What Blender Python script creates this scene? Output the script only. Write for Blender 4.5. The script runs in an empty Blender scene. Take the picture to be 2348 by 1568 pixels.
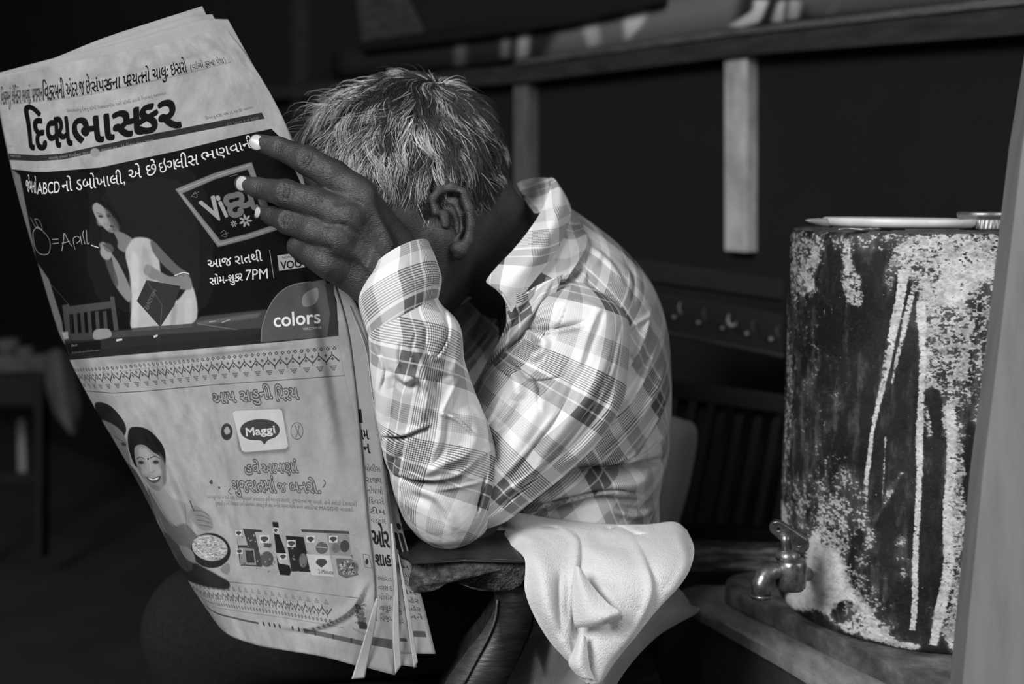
import bpy, bmesh, math, random
import numpy as np
from mathutils import Vector, Matrix
random.seed(7); RNG = np.random.default_rng(11)
SC = bpy.context.scene; COL = SC.collection
# ------------------------------------------------------------------ camera, light, exposure
F = 2348 * 40 / 36.0; PITCH = math.radians(7.0); CAM = np.array([0, 0, 1.0])
FWD = np.array([0, math.cos(PITCH), -math.sin(PITCH)]); UP = np.array([0, math.sin(PITCH), math.cos(PITCH)]); RT = np.array([1.0, 0, 0])
cd = bpy.data.cameras.new('camera'); cam = bpy.data.objects.new('camera', cd); COL.objects.link(cam); SC.camera = cam
cd.lens = 40; cd.sensor_width = 36; cd.clip_start = .02; cam.location = CAM; cam.rotation_euler = (math.pi / 2 - PITCH, 0, 0)
cd.dof.use_dof = True; cd.dof.focus_distance = 1.01; cd.dof.aperture_fstop = 3.2
w = bpy.data.worlds.new('world'); SC.world = w; w.use_nodes = True
w.node_tree.nodes['Background'].inputs[0].default_value = (.9, .9, .9, 1); w.node_tree.nodes['Background'].inputs[1].default_value = .26

def area(name, loc, target, size, power, sy=None):
    l = bpy.data.lights.new(name, 'AREA'); l.size = size; l.energy = power
    if sy: l.shape = 'RECTANGLE'; l.size_y = sy
    o = bpy.data.objects.new(name, l); o.location = loc
    o.rotation_euler = (Vector(target) - Vector(loc)).to_track_quat('-Z', 'Y').to_euler(); COL.objects.link(o); return o
area('street_daylight', (-1.6, -1.15, 2.45), (.15, 1.1, .85), 1.1, 112)
area('side_daylight', (1.9, -.5, 1.9), (.4, 1.2, .8), .9, 24)
SC.view_settings.view_transform = 'Standard'; SC.view_settings.look = 'None'; SC.view_settings.gamma = 1
SC.view_settings.use_curve_mapping = False; SC.view_settings.exposure = 0.0

# ------------------------------------------------------------------ coordinates
def P(px, py, D):
    px, py, D = np.broadcast_arrays(np.asarray(px, float), np.asarray(py, float), np.asarray(D, float))
    return CAM + D[..., None] * (FWD + RT * ((px - 1174) / F)[..., None] + UP * ((784 - py) / F)[..., None])
def Q(p):
    d = np.asarray(p, float) - CAM; D = d @ FWD
    return 1174 + F * (d @ RT) / D, 784 - F * (d @ UP) / D, D
def G(px, py, z):                                   # point of the level plane z under that view ray
    r = FWD + RT * ((px - 1174) / F) + UP * ((784 - py) / F); t = (z - CAM[2]) / r[2]
    return CAM + t * r

def cubic(ts, vals, t):                             # smooth non-uniform interpolation, vals (n,...)
    ts = np.asarray(ts, float); vals = np.asarray(vals, float); t = np.asarray(t, float); n = len(ts)
    m = np.zeros_like(vals)
    for i in range(n):
        a, b = max(0, i - 1), min(n - 1, i + 1)
        if 0 < i < n - 1:
            h0, h1 = ts[i] - ts[i-1], ts[i+1] - ts[i]
            m[i] = ((vals[i] - vals[i-1]) / h0 * h1 + (vals[i+1] - vals[i]) / h1 * h0) / (h0 + h1)
        else: m[i] = (vals[b] - vals[a]) / (ts[b] - ts[a])
    i = np.clip(np.searchsorted(ts, t, side='right') - 1, 0, n - 2)
    h = ts[i+1] - ts[i]; s = (t - ts[i]) / h
    sh = (-1,) + (1,) * (vals.ndim - 1); s = s.reshape(sh); h = h.reshape(sh)
    return ((2*s**3 - 3*s**2 + 1) * vals[i] + (s**3 - 2*s**2 + s) * h * m[i] + (-2*s**3 + 3*s**2) * vals[i+1] + (s**3 - s**2) * h * m[i+1])

def wrinkle(p, seed=0, k=1.0):                       # sharp crests and soft valleys, like crumpled cotton
    r = np.random.default_rng(seed + 50); q = p + .012 * np.stack([smooth_noise(p * 24, seed + i) for i in range(3)], -1); out = 0
    for s, a in ((16, 1.0), (30, .6), (58, .28)): out = out + a * (1 - np.abs(smooth_noise(q * s * k * np.array([1., 1., .62]), seed + s)) * 3.2)
    return out / 1.9
def smooth_noise(p, seed=0):                        # cheap smooth pseudo-noise of 3-D points
    r = np.random.default_rng(seed); out = 0
    for k in range(7):
        d = r.normal(size=3); out = out + np.sin(p @ d + r.uniform(0, 6.28))
    return out / 7

# ------------------------------------------------------------------ objects
def link(o, parent=None):
    COL.objects.link(o)
    if parent: o.parent = parent
    return o
def mesh_obj(name, verts, faces, mat=None, parent=None, uv=None, smooth=True):
    me = bpy.data.meshes.new(name); v = np.asarray(verts, float)
    if parent is not None: v = v - np.array(parent.location)
    f = np.asarray(faces) if not isinstance(faces, list) or len({len(x) for x in faces}) == 1 else None
    if f is not None:
        k = f.shape[1]; me.vertices.add(len(v)); me.vertices.foreach_set('co', v.ravel())
        me.loops.add(f.size); me.loops.foreach_set('vertex_index', f.ravel().astype(np.int32))
        me.polygons.add(len(f)); me.polygons.foreach_set('loop_start', np.arange(0, f.size, k, dtype=np.int32))
        me.update(calc_edges=True)
    else: me.from_pydata([tuple(x) for x in v], [], faces)
    me.polygons.foreach_set('use_smooth', [smooth] * len(me.polygons))
    if uv is not None:
        l = me.uv_layers.new(name='UVMap'); li = np.zeros(len(me.loops), np.int32); me.loops.foreach_get('vertex_index', li)
        l.data.foreach_set('uv', np.asarray(uv, np.float32)[li].ravel())
    me.validate(); o = bpy.data.objects.new(name, me)
    if mat: me.materials.append(mat)
    return link(o, parent)
def bm_obj(name, bm, mat=None, parent=None, smooth=False):
    bmesh.ops.recalc_face_normals(bm, faces=bm.faces)
    me = bpy.data.meshes.new(name)
    if parent is not None: bmesh.ops.translate(bm, verts=bm.verts, vec=-Vector(parent.location))
    bm.to_mesh(me); bm.free(); me.polygons.foreach_set('use_smooth', [smooth] * len(me.polygons))
    if mat: me.materials.append(mat)
    return link(bpy.data.objects.new(name, me), parent)
def thing(name, loc, label, cat, group=None):
    o = bpy.data.objects.new(name, None); o.location = loc; o.empty_display_size = .05; COL.objects.link(o); return tag(o, label, cat, group)
def tag(o, label, cat, group=None):
    o['label'] = label; o['category'] = cat
    if group: o['group'] = group
    return o
def structure(o, label=None):
    o['kind'] = 'structure'
    if label: o['label'] = label
    return o
def prism(name, pts, ext, mat, parent=None, bevel=.003, seg=2, smooth=False):   # polygon (world pts) pushed along ext
    bm = bmesh.new(); a = [bm.verts.new(Vector(p)) for p in pts]; b = [bm.verts.new(Vector(p) + Vector(ext)) for p in pts]; n = len(pts)
    bm.faces.new(a); bm.faces.new(b[::-1])
    for i in range(n): bm.faces.new((a[i], b[i], b[(i+1) % n], a[(i+1) % n]))
    if bevel: bmesh.ops.bevel(bm, geom=bm.edges[:], offset=bevel, segments=seg, profile=.6, affect='EDGES', clamp_overlap=True)
    return bm_obj(name, bm, mat, parent, smooth)
def box(name, c, size, mat, parent=None, rz=0, bevel=.003):
    bm = bmesh.new(); bmesh.ops.create_cube(bm, size=1)
    for v in bm.verts: v.co = Vector((v.co.x * size[0], v.co.y * size[1], v.co.z * size[2]))
    if bevel: bmesh.ops.bevel(bm, geom=bm.edges[:], offset=bevel, segments=2, affect='EDGES', clamp_overlap=True)
    bmesh.ops.rotate(bm, verts=bm.verts, cent=(0, 0, 0), matrix=Matrix.Rotation(rz, 3, 'Z')); bmesh.ops.translate(bm, verts=bm.verts, vec=c)
    return bm_obj(name, bm, mat, parent)
def grid_faces(nr, nc, wrap=False):
    i = np.arange(nr - 1)[:, None]; j = np.arange(nc if wrap else nc - 1)[None]; j2 = (j + 1) % nc
    return np.stack([i*nc + j, i*nc + j2, (i+1)*nc + j2, (i+1)*nc + j], -1).reshape(-1, 4)
def tube_mesh(path, rad, n=16, closed=True, flat=None):
    path = np.asarray(path, float); rad = np.broadcast_to(rad, (len(path),)); V = []
    t = np.gradient(path, axis=0); t /= np.linalg.norm(t, axis=1)[:, None]
    ref = np.array([0, 0, 1.]) if abs(t[0][2]) < .9 else np.array([1., 0, 0]); nrm = np.cross(t[0], ref); nrm /= np.linalg.norm(nrm)
    for k in range(len(path)):
        nrm = nrm - t[k] * (nrm @ t[k]); nrm /= np.linalg.norm(nrm); b = np.cross(t[k], nrm)
        th = np.linspace(0, 2*np.pi, n, endpoint=False)
        V.append(path[k] + rad[k] * (np.cos(th)[:, None] * nrm + np.sin(th)[:, None] * b))
    V = np.concatenate(V); Fc = [list(f) for f in grid_faces(len(path), n, True)]
    if closed: Fc = Fc + [list(range(n))[::-1], list(range(len(V) - n, len(V)))]
    return V, Fc
def tube(name, path, rad, mat, parent=None, n=16):
    V, Fc = tube_mesh(path, rad, n); return mesh_obj(name, V, Fc, mat, parent)
def lathe(name, prof, c, mat, parent=None, n=64, flute=None):       # prof: (r, z) list, closed by itself at r=0
    V = []; th = np.linspace(0, 2*np.pi, n, endpoint=False)
    for k, (r, z) in enumerate(prof):
        rr = r * np.ones(n)
        if flute and k in flute: rr = r * (1 + .018 * np.sign(np.sin(th * n / 4 + .1)))
        V.append(np.stack([c[0] + rr*np.cos(th), c[1] + rr*np.sin(th), np.full(n, c[2] + z)], 1))
    return mesh_obj(name, np.concatenate(V), grid_faces(len(prof), n, True), mat, parent)

# folds: (polyline px, width px, height m [, side]) displace towards the camera
def fold_disp(px, py, folds):
    out = np.zeros_like(px)
    for fo in folds:
        pl, wd, h = np.asarray(fo[0], float), fo[1], fo[2]; kind = fo[3] if len(fo) > 3 else 'r'
        pl = cubic(np.linspace(0, 1, len(pl)), pl, np.linspace(0, 1, max(10, len(pl) * 6))) if len(pl) > 2 else pl
        best = np.full(px.shape, 1e9); sgn = np.zeros_like(px); tt = np.zeros_like(px); n = len(pl) - 1
        m = (px > pl[:, 0].min() - 4*wd) & (px < pl[:, 0].max() + 4*wd) & (py > pl[:, 1].min() - 4*wd) & (py < pl[:, 1].max() + 4*wd)
        x, y = px[m], py[m]; bb = best[m]; ss = sgn[m]; t2 = tt[m]
        for i in range(n):
            a, b = pl[i], pl[i+1]; d = b - a; L = d @ d + 1e-9
            t = np.clip(((x - a[0]) * d[0] + (y - a[1]) * d[1]) / L, 0, 1)
            dx, dy = x - a[0] - t*d[0], y - a[1] - t*d[1]; dd = np.hypot(dx, dy); k = dd < bb
            bb = np.where(k, dd, bb); ss = np.where(k, np.sign(d[0]*dy - d[1]*dx), ss); t2 = np.where(k, (i + t) / n, t2)
        s = bb * ss / wd; env = np.clip(np.sin(np.pi * np.clip(t2, .02, .98)) * 1.6, 0, 1)
        if kind == 'r': g = np.exp(-s*s)
        elif kind == 's': q_ = .5 + .5*np.tanh(s * 5); g = q_ * np.exp(-s*s*1.6) - (1 - q_) * .45 * np.exp(-s*s)
        elif kind == 'w': g = s * np.exp(-s*s) * 2
        out[m] += h * g * env
    return out
CLOTH_N = dict()
def patch(rows, us=None, vs=None, nu=80, nv=80):     # rows of (px, py, D) -> dense grids px, py, D
    R = np.asarray(rows, float); nr, nc = R.shape[:2]
    vs = np.linspace(0, 1, nr) if vs is None else vs; us = np.linspace(0, 1, nc) if us is None else us
    A = cubic(vs, R, np.linspace(vs[0], vs[-1], nv)); A = np.transpose(A, (1, 0, 2)); A = cubic(us, A, np.linspace(us[0], us[-1], nu))
    return np.transpose(A, (1, 0, 2))
def patch_obj(name, rows, mat, parent, folds=(), nu=80, nv=80, thick=.0008, us=None, vs=None, uvs=1.0, uvrot=0, uvoff=(0, 0), wob=0, wf=30, seed=1, uvunit=False):
    A = patch(rows, us, vs, nu, nv); px, py, D = A[..., 0], A[..., 1], A[..., 2].copy()
    if folds: D = D - fold_disp(px, py, folds)
    V = P(px, py, D)
    if wob: V = V - FWD * (wob * smooth_noise(V.reshape(-1, 3) * wf, seed).reshape(nv, nu))[..., None]
    du = np.linalg.norm(np.diff(V, axis=1), axis=2).mean(0); dv = np.linalg.norm(np.diff(V, axis=0), axis=2).mean(1)
    if uvunit: u, v = np.linspace(0, 1, nu), 1 - np.linspace(0, 1, nv)
    else: u, v = np.concatenate([[0], np.cumsum(du)]) * uvs, np.concatenate([[0], np.cumsum(dv)]) * uvs
    U, W = np.meshgrid(u, v); c, s = math.cos(uvrot), math.sin(uvrot)
    uv = np.stack([c*U - s*W + uvoff[0], s*U + c*W + uvoff[1]], -1).reshape(-1, 2)
    o = mesh_obj(name, V.reshape(-1, 3), grid_faces(nv, nu), mat, parent, uv)
    if thick:
        m = o.modifiers.new('thickness', 'SOLIDIFY'); m.thickness = thick; m.offset = 0
    return o
def loft(st, nr=160, na=128, folds=(), uvrot=0, uvoff=(0, 0), cap=(False, False), wob=0, wf=30, seed=1, vstart=0, power=1.0):
    # st rows: (Lx, Ly, Rx, Ry, D, depth radius m, sag m)
    S = np.asarray([list(s) + [0] * (7 - len(s)) for s in st], float)
    L = P(S[:, 0], S[:, 1], S[:, 4]); R = P(S[:, 2], S[:, 3], S[:, 4]); C = (L + R) / 2
    t = np.concatenate([[0], np.cumsum(np.linalg.norm(np.diff(C, axis=0), axis=1))])
    T = np.linspace(0, t[-1], nr); Ci = cubic(t, C, T); H = cubic(t, (R - L) / 2, T); dr = cubic(t, S[:, 5], T); sg = cubic(t, S[:, 6], T)
    ax = np.gradient(Ci, axis=0); ax /= np.linalg.norm(ax, axis=1)[:, None] + 1e-12
    if cap[0]: k = np.sqrt(np.clip(1 - (1 - np.clip(T / (.35 * dr.mean() * 2), 0, 1))**2, 1e-4, 1)); H = H * k[:, None]; dr = dr * k
    if cap[1]: k = np.sqrt(np.clip(1 - (1 - np.clip((T[-1] - T) / (.35 * dr.mean() * 2), 0, 1))**2, 1e-4, 1)); H = H * k[:, None]; dr = dr * k
    th = np.linspace(0, 2*np.pi, na, endpoint=False) - np.pi/2
    c, s = np.cos(th), np.sin(th); c = np.sign(c) * abs(c)**power; s = np.sign(s) * abs(s)**power
    V = Ci[:, None] + H[:, None] * c[None, :, None] - FWD * (dr[:, None] * s[None])[..., None] + ax[:, None] * (sg[:, None] * s[None])[..., None]
    near = np.clip(s * 1.8 + .35, 0, 1)[None]
    px, py, D = Q(V)
    disp = fold_disp(px, py, folds) * near if folds else np.zeros_like(px)
    if wob: disp = disp + wob * smooth_noise(V.reshape(-1, 3) * wf, seed).reshape(nr, na) + 1.0 * wob * wrinkle(V.reshape(-1, 3), seed).reshape(nr, na)
    nrm = H[:, None] * (c / (np.linalg.norm(H, axis=1).mean()))[None, :, None] * .25 - FWD * (s[None])[..., None]
    V = V + nrm * disp[..., None]
    rr = (np.linalg.norm(H, axis=1) + dr) / 2
    U = (th[None] + np.pi/2) * rr.mean() * np.ones((nr, 1)); W = T[:, None] * np.ones((1, na)) + vstart
    V = np.concatenate([V, V[:, :1]], 1); U = np.concatenate([U, U[:, :1] + 2*np.pi*rr.mean()], 1); W = np.concatenate([W, W[:, :1]], 1)
    cc, sn = math.cos(uvrot), math.sin(uvrot)
    uv = np.stack([cc*U - sn*W + uvoff[0], sn*U + cc*W + uvoff[1]], -1).reshape(-1, 2)
    return V.reshape(-1, 3), grid_faces(nr, na + 1), uv

# ------------------------------------------------------------------ signed-distance bodies, meshed with surface nets
def nets(fn, lo, hi, h):
    lo = np.asarray(lo, float); n = np.ceil((np.asarray(hi) - lo) / h).astype(int) + 1
    g = [lo[i] + h * np.arange(n[i]) for i in range(3)]
    X, Y, Z = np.meshgrid(*g, indexing='ij', sparse=False)
    d = fn(np.stack([X, Y, Z], -1).astype(np.float32)).astype(np.float32)
    s = d < 0; nx, ny, nz = n
    cnt = np.zeros((nx-1, ny-1, nz-1), np.int8)
    for a in (0, 1):
        for b in (0, 1):
            for c in (0, 1): cnt += s[a:nx-1+a, b:ny-1+b, c:nz-1+c]
    act = (cnt > 0) & (cnt < 8); idx = np.argwhere(act); vid = -np.ones(act.shape, np.int64); vid[act] = np.arange(len(idx))
    acc = np.zeros((len(idx), 3)); num = np.zeros(len(idx))
    cor = [(a, b, c) for a in (0, 1) for b in (0, 1) for c in (0, 1)]
    for p in cor:
        for ax in range(3):
            if p[ax]: continue
            q = list(p); q[ax] = 1
            d0 = d[idx[:, 0]+p[0], idx[:, 1]+p[1], idx[:, 2]+p[2]]; d1 = d[idx[:, 0]+q[0], idx[:, 1]+q[1], idx[:, 2]+q[2]]
            m = (d0 < 0) != (d1 < 0); t = np.where(m, d0 / np.where(m, d0 - d1, 1), 0)
            pos = np.array(p, float)[None].repeat(len(idx), 0); pos[:, ax] += t
            acc += pos * m[:, None]; num += m
    V = lo + h * (idx + acc / num[:, None]); Fs = []
    for ax in range(3):
        o1, o2 = (ax + 1) % 3, (ax + 2) % 3
        sl0 = [slice(None)] * 3; sl1 = [slice(None)] * 3; sl0[ax] = slice(0, -1); sl1[ax] = slice(1, None)
        a, b = s[tuple(sl0)], s[tuple(sl1)]; e = np.argwhere(a != b)
        e = e[(e[:, o1] > 0) & (e[:, o2] > 0) & (e[:, o1] < n[o1] - 1) & (e[:, o2] < n[o2] - 1)]
        def cell(d1, d2):
            c = e.copy(); c[:, o1] -= d1; c[:, o2] -= d2; return vid[c[:, 0], c[:, 1], c[:, 2]]
        q = np.stack([cell(1, 1), cell(0, 1), cell(0, 0), cell(1, 0)], 1)
        fl = ~a[e[:, 0], e[:, 1], e[:, 2]]; q[fl] = q[fl][:, ::-1]; Fs.append(q)
    return V, np.concatenate(Fs)
def sd_cap(p, a, b, ra, rb):
    a, b = np.asarray(a, np.float32), np.asarray(b, np.float32); ab = b - a; t = np.clip(((p - a) @ ab) / (ab @ ab), 0, 1)
    return np.linalg.norm(p - a - t[..., None] * ab, axis=-1) - (ra + (rb - ra) * t)
def sd_ell(p, c, axes, rad):                         # axes: 3 unit rows
    q = (p - np.asarray(c, np.float32)) @ np.asarray(axes, np.float32).T / np.asarray(rad, np.float32)
    k = np.linalg.norm(q, axis=-1) + 1e-6; return (k - 1) * k * min(rad) / np.maximum(k, .3) if False else (k - 1) * float(np.mean(sorted(rad)[:2]))
def smin(a, b, k):
    h = np.clip(.5 + .5 * (b - a) / k, 0, 1); return b * (1 - h) + a * h - k * h * (1 - h)

# ------------------------------------------------------------------ materials
def new_mat(name):
    m = bpy.data.materials.new(name); m.use_nodes = True; nt = m.node_tree; return m, nt, nt.nodes['Principled BSDF']
def N(nt, t, **k):
    n = nt.nodes.new('ShaderNode' + t)
    for a, b in k.items():
        if a.startswith('i_'): n.inputs[a[2:].replace('_', ' ')].default_value = b
        else: setattr(n, a, b)
    return n
def g3(v): return (v, v, v, 1)
def ramp(nt, stops, fac, interp='LINEAR'):
    r = N(nt, 'ValToRGB'); r.color_ramp.interpolation = interp; e = r.color_ramp.elements
    while len(e) < len(stops): e.new(.5)
    for i, (p, v) in enumerate(stops): e[i].position = p; e[i].color = g3(v)
    nt.links.new(fac, r.inputs[0]); return r.outputs[0]
def mat_noise(name, lo, hi, scale=20, rough=.6, stretch=(1, 1, 1), bump=.2, bdist=.001, stops=None, metal=0, detail=6, spec=.5, rlo=None):
    m, nt, b = new_mat(name); tc = N(nt, 'TexCoord'); mp = N(nt, 'Mapping'); mp.inputs['Scale'].default_value = stretch
    geo = N(nt, 'NewGeometry'); nt.links.new(geo.outputs['Position'], mp.inputs[0])
    n = N(nt, 'TexNoise', i_Scale=scale, i_Detail=detail, i_Roughness=.6); nt.links.new(mp.outputs[0], n.inputs['Vector'])
    nt.links.new(ramp(nt, stops or [(.3, lo), (.7, hi)], n.outputs[0]), b.inputs['Base Color'])
    b.inputs['Roughness'].default_value = rough; b.inputs['Metallic'].default_value = metal; b.inputs['Specular IOR Level'].default_value = spec
    if rlo is not None: nt.links.new(ramp(nt, [(.3, rlo), (.7, rough)], n.outputs[0]), b.inputs['Roughness'])
    if bump:
        n2 = N(nt, 'TexNoise', i_Scale=scale * 3, i_Detail=6); nt.links.new(mp.outputs[0], n2.inputs['Vector'])
        bp = N(nt, 'Bump', i_Strength=bump, i_Distance=bdist); nt.links.new(n2.outputs[0], bp.inputs['Height']); nt.links.new(bp.outputs[0], b.inputs['Normal'])
    return m
M = {}
M['black_wall'] = mat_noise('black_wall', .006, .009, 3, .9, bump=0, spec=.2)
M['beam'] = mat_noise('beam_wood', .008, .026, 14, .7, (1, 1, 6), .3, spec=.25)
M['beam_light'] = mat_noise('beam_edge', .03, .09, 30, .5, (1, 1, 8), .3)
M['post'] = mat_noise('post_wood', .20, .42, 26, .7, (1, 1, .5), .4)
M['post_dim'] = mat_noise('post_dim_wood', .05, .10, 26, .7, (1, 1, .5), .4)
M['dark_wood'] = mat_noise('dark_wood', .008, .03, 30, .42, (1, 1, 5), .35, .0015)
M['bench_wood'] = mat_noise('bench_wood', .003, .007, 30, .7, (1, 1, 4), .3, .001, spec=.2)
M['worn_wood'] = mat_noise('worn_wood', .012, .075, 160, .6, (1, 1, 1), .9, .002, stops=[(.42, .014), (.56, .05), (.7, .12)])
M['rail_wood'] = mat_noise('rail_wood', .02, .16, 34, .55, (1, 4, 6), .6, .001, stops=[(.38, .04), (.5, .12), (.65, .34)])
M['slab'] = mat_noise('slab_wood', .03, .12, 34, .62, (1, 1, 1), .8, .002, stops=[(.3, .025), (.5, .08), (.72, .18)])
M['plank'] = mat_noise('plank_wood', .14, .30, 26, .65, (3, 1, 1), .5, .001)
M['stool_side'] = mat_noise('stool_side', .035, .06, 30, .6, (1, 1, 1), .3)
M['pole'] = mat_noise('pole_paint', .27, .36, 18, .55, (3, 3, .5), .35, .0008, stops=[(.2, .11), (.45, .16), (.8, .20)])
M['cushion'] = mat_noise('cushion', .72, .8, 8, .8, bump=.1)
M['studs'] = mat_noise('studs', .14, .24, 60, .35, bump=.1)
M['floor'] = mat_noise('floor', .012, .022, 5, .7, bump=.2)
M['dim_cloth'] = mat_noise('dim_cloth', .03, .07, 14, .9, bump=.2)
M['trousers'] = mat_noise('trousers', .010, .016, 200, .95, bump=.3, spec=.1)
M['brass'] = mat_noise('tap_metal', .10, .34, 90, .42, (1, 1, 1), .5, .0006, metal=.85, rlo=.25)
M['lid_metal'] = mat_noise('lid_metal', .2, .42, 90, .4, (1, 1, 1), .4, .0004, metal=.8)
M['dish'] = mat_noise('dish_paint', .55, .72, 40, .4, (1, 1, 1), .2, .0004)
M['dish_tip'] = mat_noise('dish_tip', .14, .25, 90, .5, (1, 1, 1), .2, .0004)
M['nail'] = mat_noise('nail', .36, .46, 60, .35, bump=.05)
def towel_mat(name, a, b2):
    m, nt, b = new_mat(name); geo = N(nt, 'NewGeometry')
    n = N(nt, 'TexNoise', i_Scale=22.0, i_Detail=5.0); nt.links.new(geo.outputs['Position'], n.inputs['Vector'])
    nt.links.new(ramp(nt, [(.25, a), (.75, b2)], n.outputs[0]), b.inputs['Base Color']); b.inputs['Roughness'].default_value = .95
    b.inputs['Specular IOR Level'].default_value = .1; b.inputs['Sheen Weight'].default_value = .3
    n2 = N(nt, 'TexNoise', i_Scale=850.0, i_Detail=3.0); n3 = N(nt, 'TexNoise', i_Scale=70.0, i_Detail=4.0)
    nt.links.new(geo.outputs['Position'], n2.inputs['Vector']); nt.links.new(geo.outputs['Position'], n3.inputs['Vector'])
    bp = N(nt, 'Bump', i_Strength=.9, i_Distance=.0018); bp2 = N(nt, 'Bump', i_Strength=.35, i_Distance=.004)
    nt.links.new(n2.outputs[0], bp.inputs['Height']); nt.links.new(n3.outputs[0], bp2.inputs['Height']); nt.links.new(bp2.outputs[0], bp.inputs['Normal'])
    nt.links.new(bp.outputs[0], b.inputs['Normal']); return m
M['towel'] = towel_mat('terry_towel', .60, .76); M['cloth'] = towel_mat('pale_cloth', .20, .30)
def plaid_mat():
    m, nt, b = new_mat('plaid_cotton'); uv = N(nt, 'UVMap'); sep = N(nt, 'SeparateXYZ'); nt.links.new(uv.outputs[0], sep.inputs[0]); PER = .100; outs = []
    for k in (0, 1):
        d = N(nt, 'Math', operation='DIVIDE'); nt.links.new(sep.outputs[k], d.inputs[0]); d.inputs[1].default_value = PER
        fr = N(nt, 'Math', operation='FRACT'); nt.links.new(d.outputs[0], fr.inputs[0])
        band = ramp(nt, [(0, .93), (.20, 1.0), (.25, .65), (.335, .92), (.35, .65), (.46, 1.0), (.71, .88), (.88, 1.0)], fr.outputs[0], 'CONSTANT')
        lm = ramp(nt, [(0, 1), (.22, 0), (.62, 0), (.71, .22), (.88, 0)], fr.outputs[0], 'CONSTANT')
        d2 = N(nt, 'Math', operation='DIVIDE'); nt.links.new(sep.outputs[k], d2.inputs[0]); d2.inputs[1].default_value = PER / 48
        f2 = N(nt, 'Math', operation='FRACT'); nt.links.new(d2.outputs[0], f2.inputs[0])
        ln = ramp(nt, [(0, .0), (.12, 1), (.40, 1), (.52, 0)], f2.outputs[0])
        ml = N(nt, 'Math', operation='MULTIPLY'); nt.links.new(lm, ml.inputs[0]); nt.links.new(ln, ml.inputs[1])
        m2 = N(nt, 'Math', operation='MULTIPLY_ADD'); nt.links.new(ml.outputs[0], m2.inputs[0]); m2.inputs[1].default_value = -.56; m2.inputs[2].default_value = 1
        o = N(nt, 'Math', operation='MULTIPLY'); nt.links.new(band, o.inputs[0]); nt.links.new(m2.outputs[0], o.inputs[1]); outs.append(o.outputs[0])
    mu = N(nt, 'Math', operation='MULTIPLY'); nt.links.new(outs[0], mu.inputs[0]); nt.links.new(outs[1], mu.inputs[1])
    iv = []
    for o_ in outs:
        q = N(nt, 'Math', operation='SUBTRACT'); q.inputs[0].default_value = 1; nt.links.new(o_, q.inputs[1]); iv.append(q.outputs[0])
    bo = N(nt, 'Math', operation='MULTIPLY'); nt.links.new(iv[0], bo.inputs[0]); nt.links.new(iv[1], bo.inputs[1])
    ms = N(nt, 'Math', operation='MULTIPLY_ADD'); nt.links.new(bo.outputs[0], ms.inputs[0]); ms.inputs[1].default_value = -2.2; nt.links.new(mu.outputs[0], ms.inputs[2])
    sc = N(nt, 'Math', operation='MAXIMUM'); nt.links.new(ms.outputs[0], sc.inputs[0]); sc.inputs[1].default_value = .09
    nz = N(nt, 'TexNoise', i_Scale=1800.0, i_Detail=2.0); nt.links.new(uv.outputs[0], nz.inputs['Vector'])
    nv = ramp(nt, [(.3, .62), (.7, .84)], nz.outputs[0]); c = N(nt, 'Math', operation='MULTIPLY'); nt.links.new(sc.outputs[0], c.inputs[0]); nt.links.new(nv, c.inputs[1])
    nt.links.new(c.outputs[0], b.inputs['Base Color']); b.inputs['Roughness'].default_value = .9; b.inputs['Specular IOR Level'].default_value = .15
    geo = N(nt, 'NewGeometry'); n3 = N(nt, 'TexNoise', i_Scale=38.0, i_Detail=3.0); nt.links.new(geo.outputs['Position'], n3.inputs['Vector'])
    bp = N(nt, 'Bump', i_Strength=.35, i_Distance=.006); nt.links.new(n3.outputs[0], bp.inputs['Height'])
    bp2 = N(nt, 'Bump', i_Strength=.15, i_Distance=.0004); nt.links.new(nz.outputs[0], bp2.inputs['Height']); nt.links.new(bp.outputs[0], bp2.inputs['Normal']); nt.links.new(bp2.outputs[0], b.inputs['Normal'])
    return m
M['plaid'] = plaid_mat()
def skin_mat():
    m, nt, b = new_mat('dark_skin'); geo = N(nt, 'NewGeometry')
    n = N(nt, 'TexNoise', i_Scale=45.0, i_Detail=6.0); nt.links.new(geo.outputs['Position'], n.inputs['Vector'])
    nt.links.new(ramp(nt, [(.3, .018), (.7, .042)], n.outputs[0]), b.inputs['Base Color']); b.inputs['Roughness'].default_value = .5; b.inputs['Specular IOR Level'].default_value = .6
    mp = N(nt, 'Mapping'); mp.inputs['Rotation'].default_value = (0, .6, 0); mp.inputs['Scale'].default_value = (1, 1, 3); nt.links.new(geo.outputs['Position'], mp.inputs[0])
    v = N(nt, 'TexVoronoi', i_Scale=420.0); nt.links.new(mp.outputs[0], v.inputs['Vector'])
    n2 = N(nt, 'TexNoise', i_Scale=500.0, i_Detail=4.0); nt.links.new(mp.outputs[0], n2.inputs['Vector'])
    b1 = N(nt, 'Bump', i_Strength=.55, i_Distance=.0008); nt.links.new(v.outputs[0], b1.inputs['Height'])
    b2 = N(nt, 'Bump', i_Strength=.6, i_Distance=.0008); nt.links.new(n2.outputs[0], b2.inputs['Height']); nt.links.new(b1.outputs[0], b2.inputs['Normal']); nt.links.new(b2.outputs[0], b.inputs['Normal'])
    return m
M['skin'] = skin_mat()
def attr_mat(name, rough=.5):
    m, nt, b = new_mat(name); a = N(nt, 'Attribute', attribute_name='tone'); nt.links.new(a.outputs['Color'], b.inputs['Base Color']); b.inputs['Roughness'].default_value = rough; return m
M['hair'] = attr_mat('grey_hair', .45)

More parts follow.
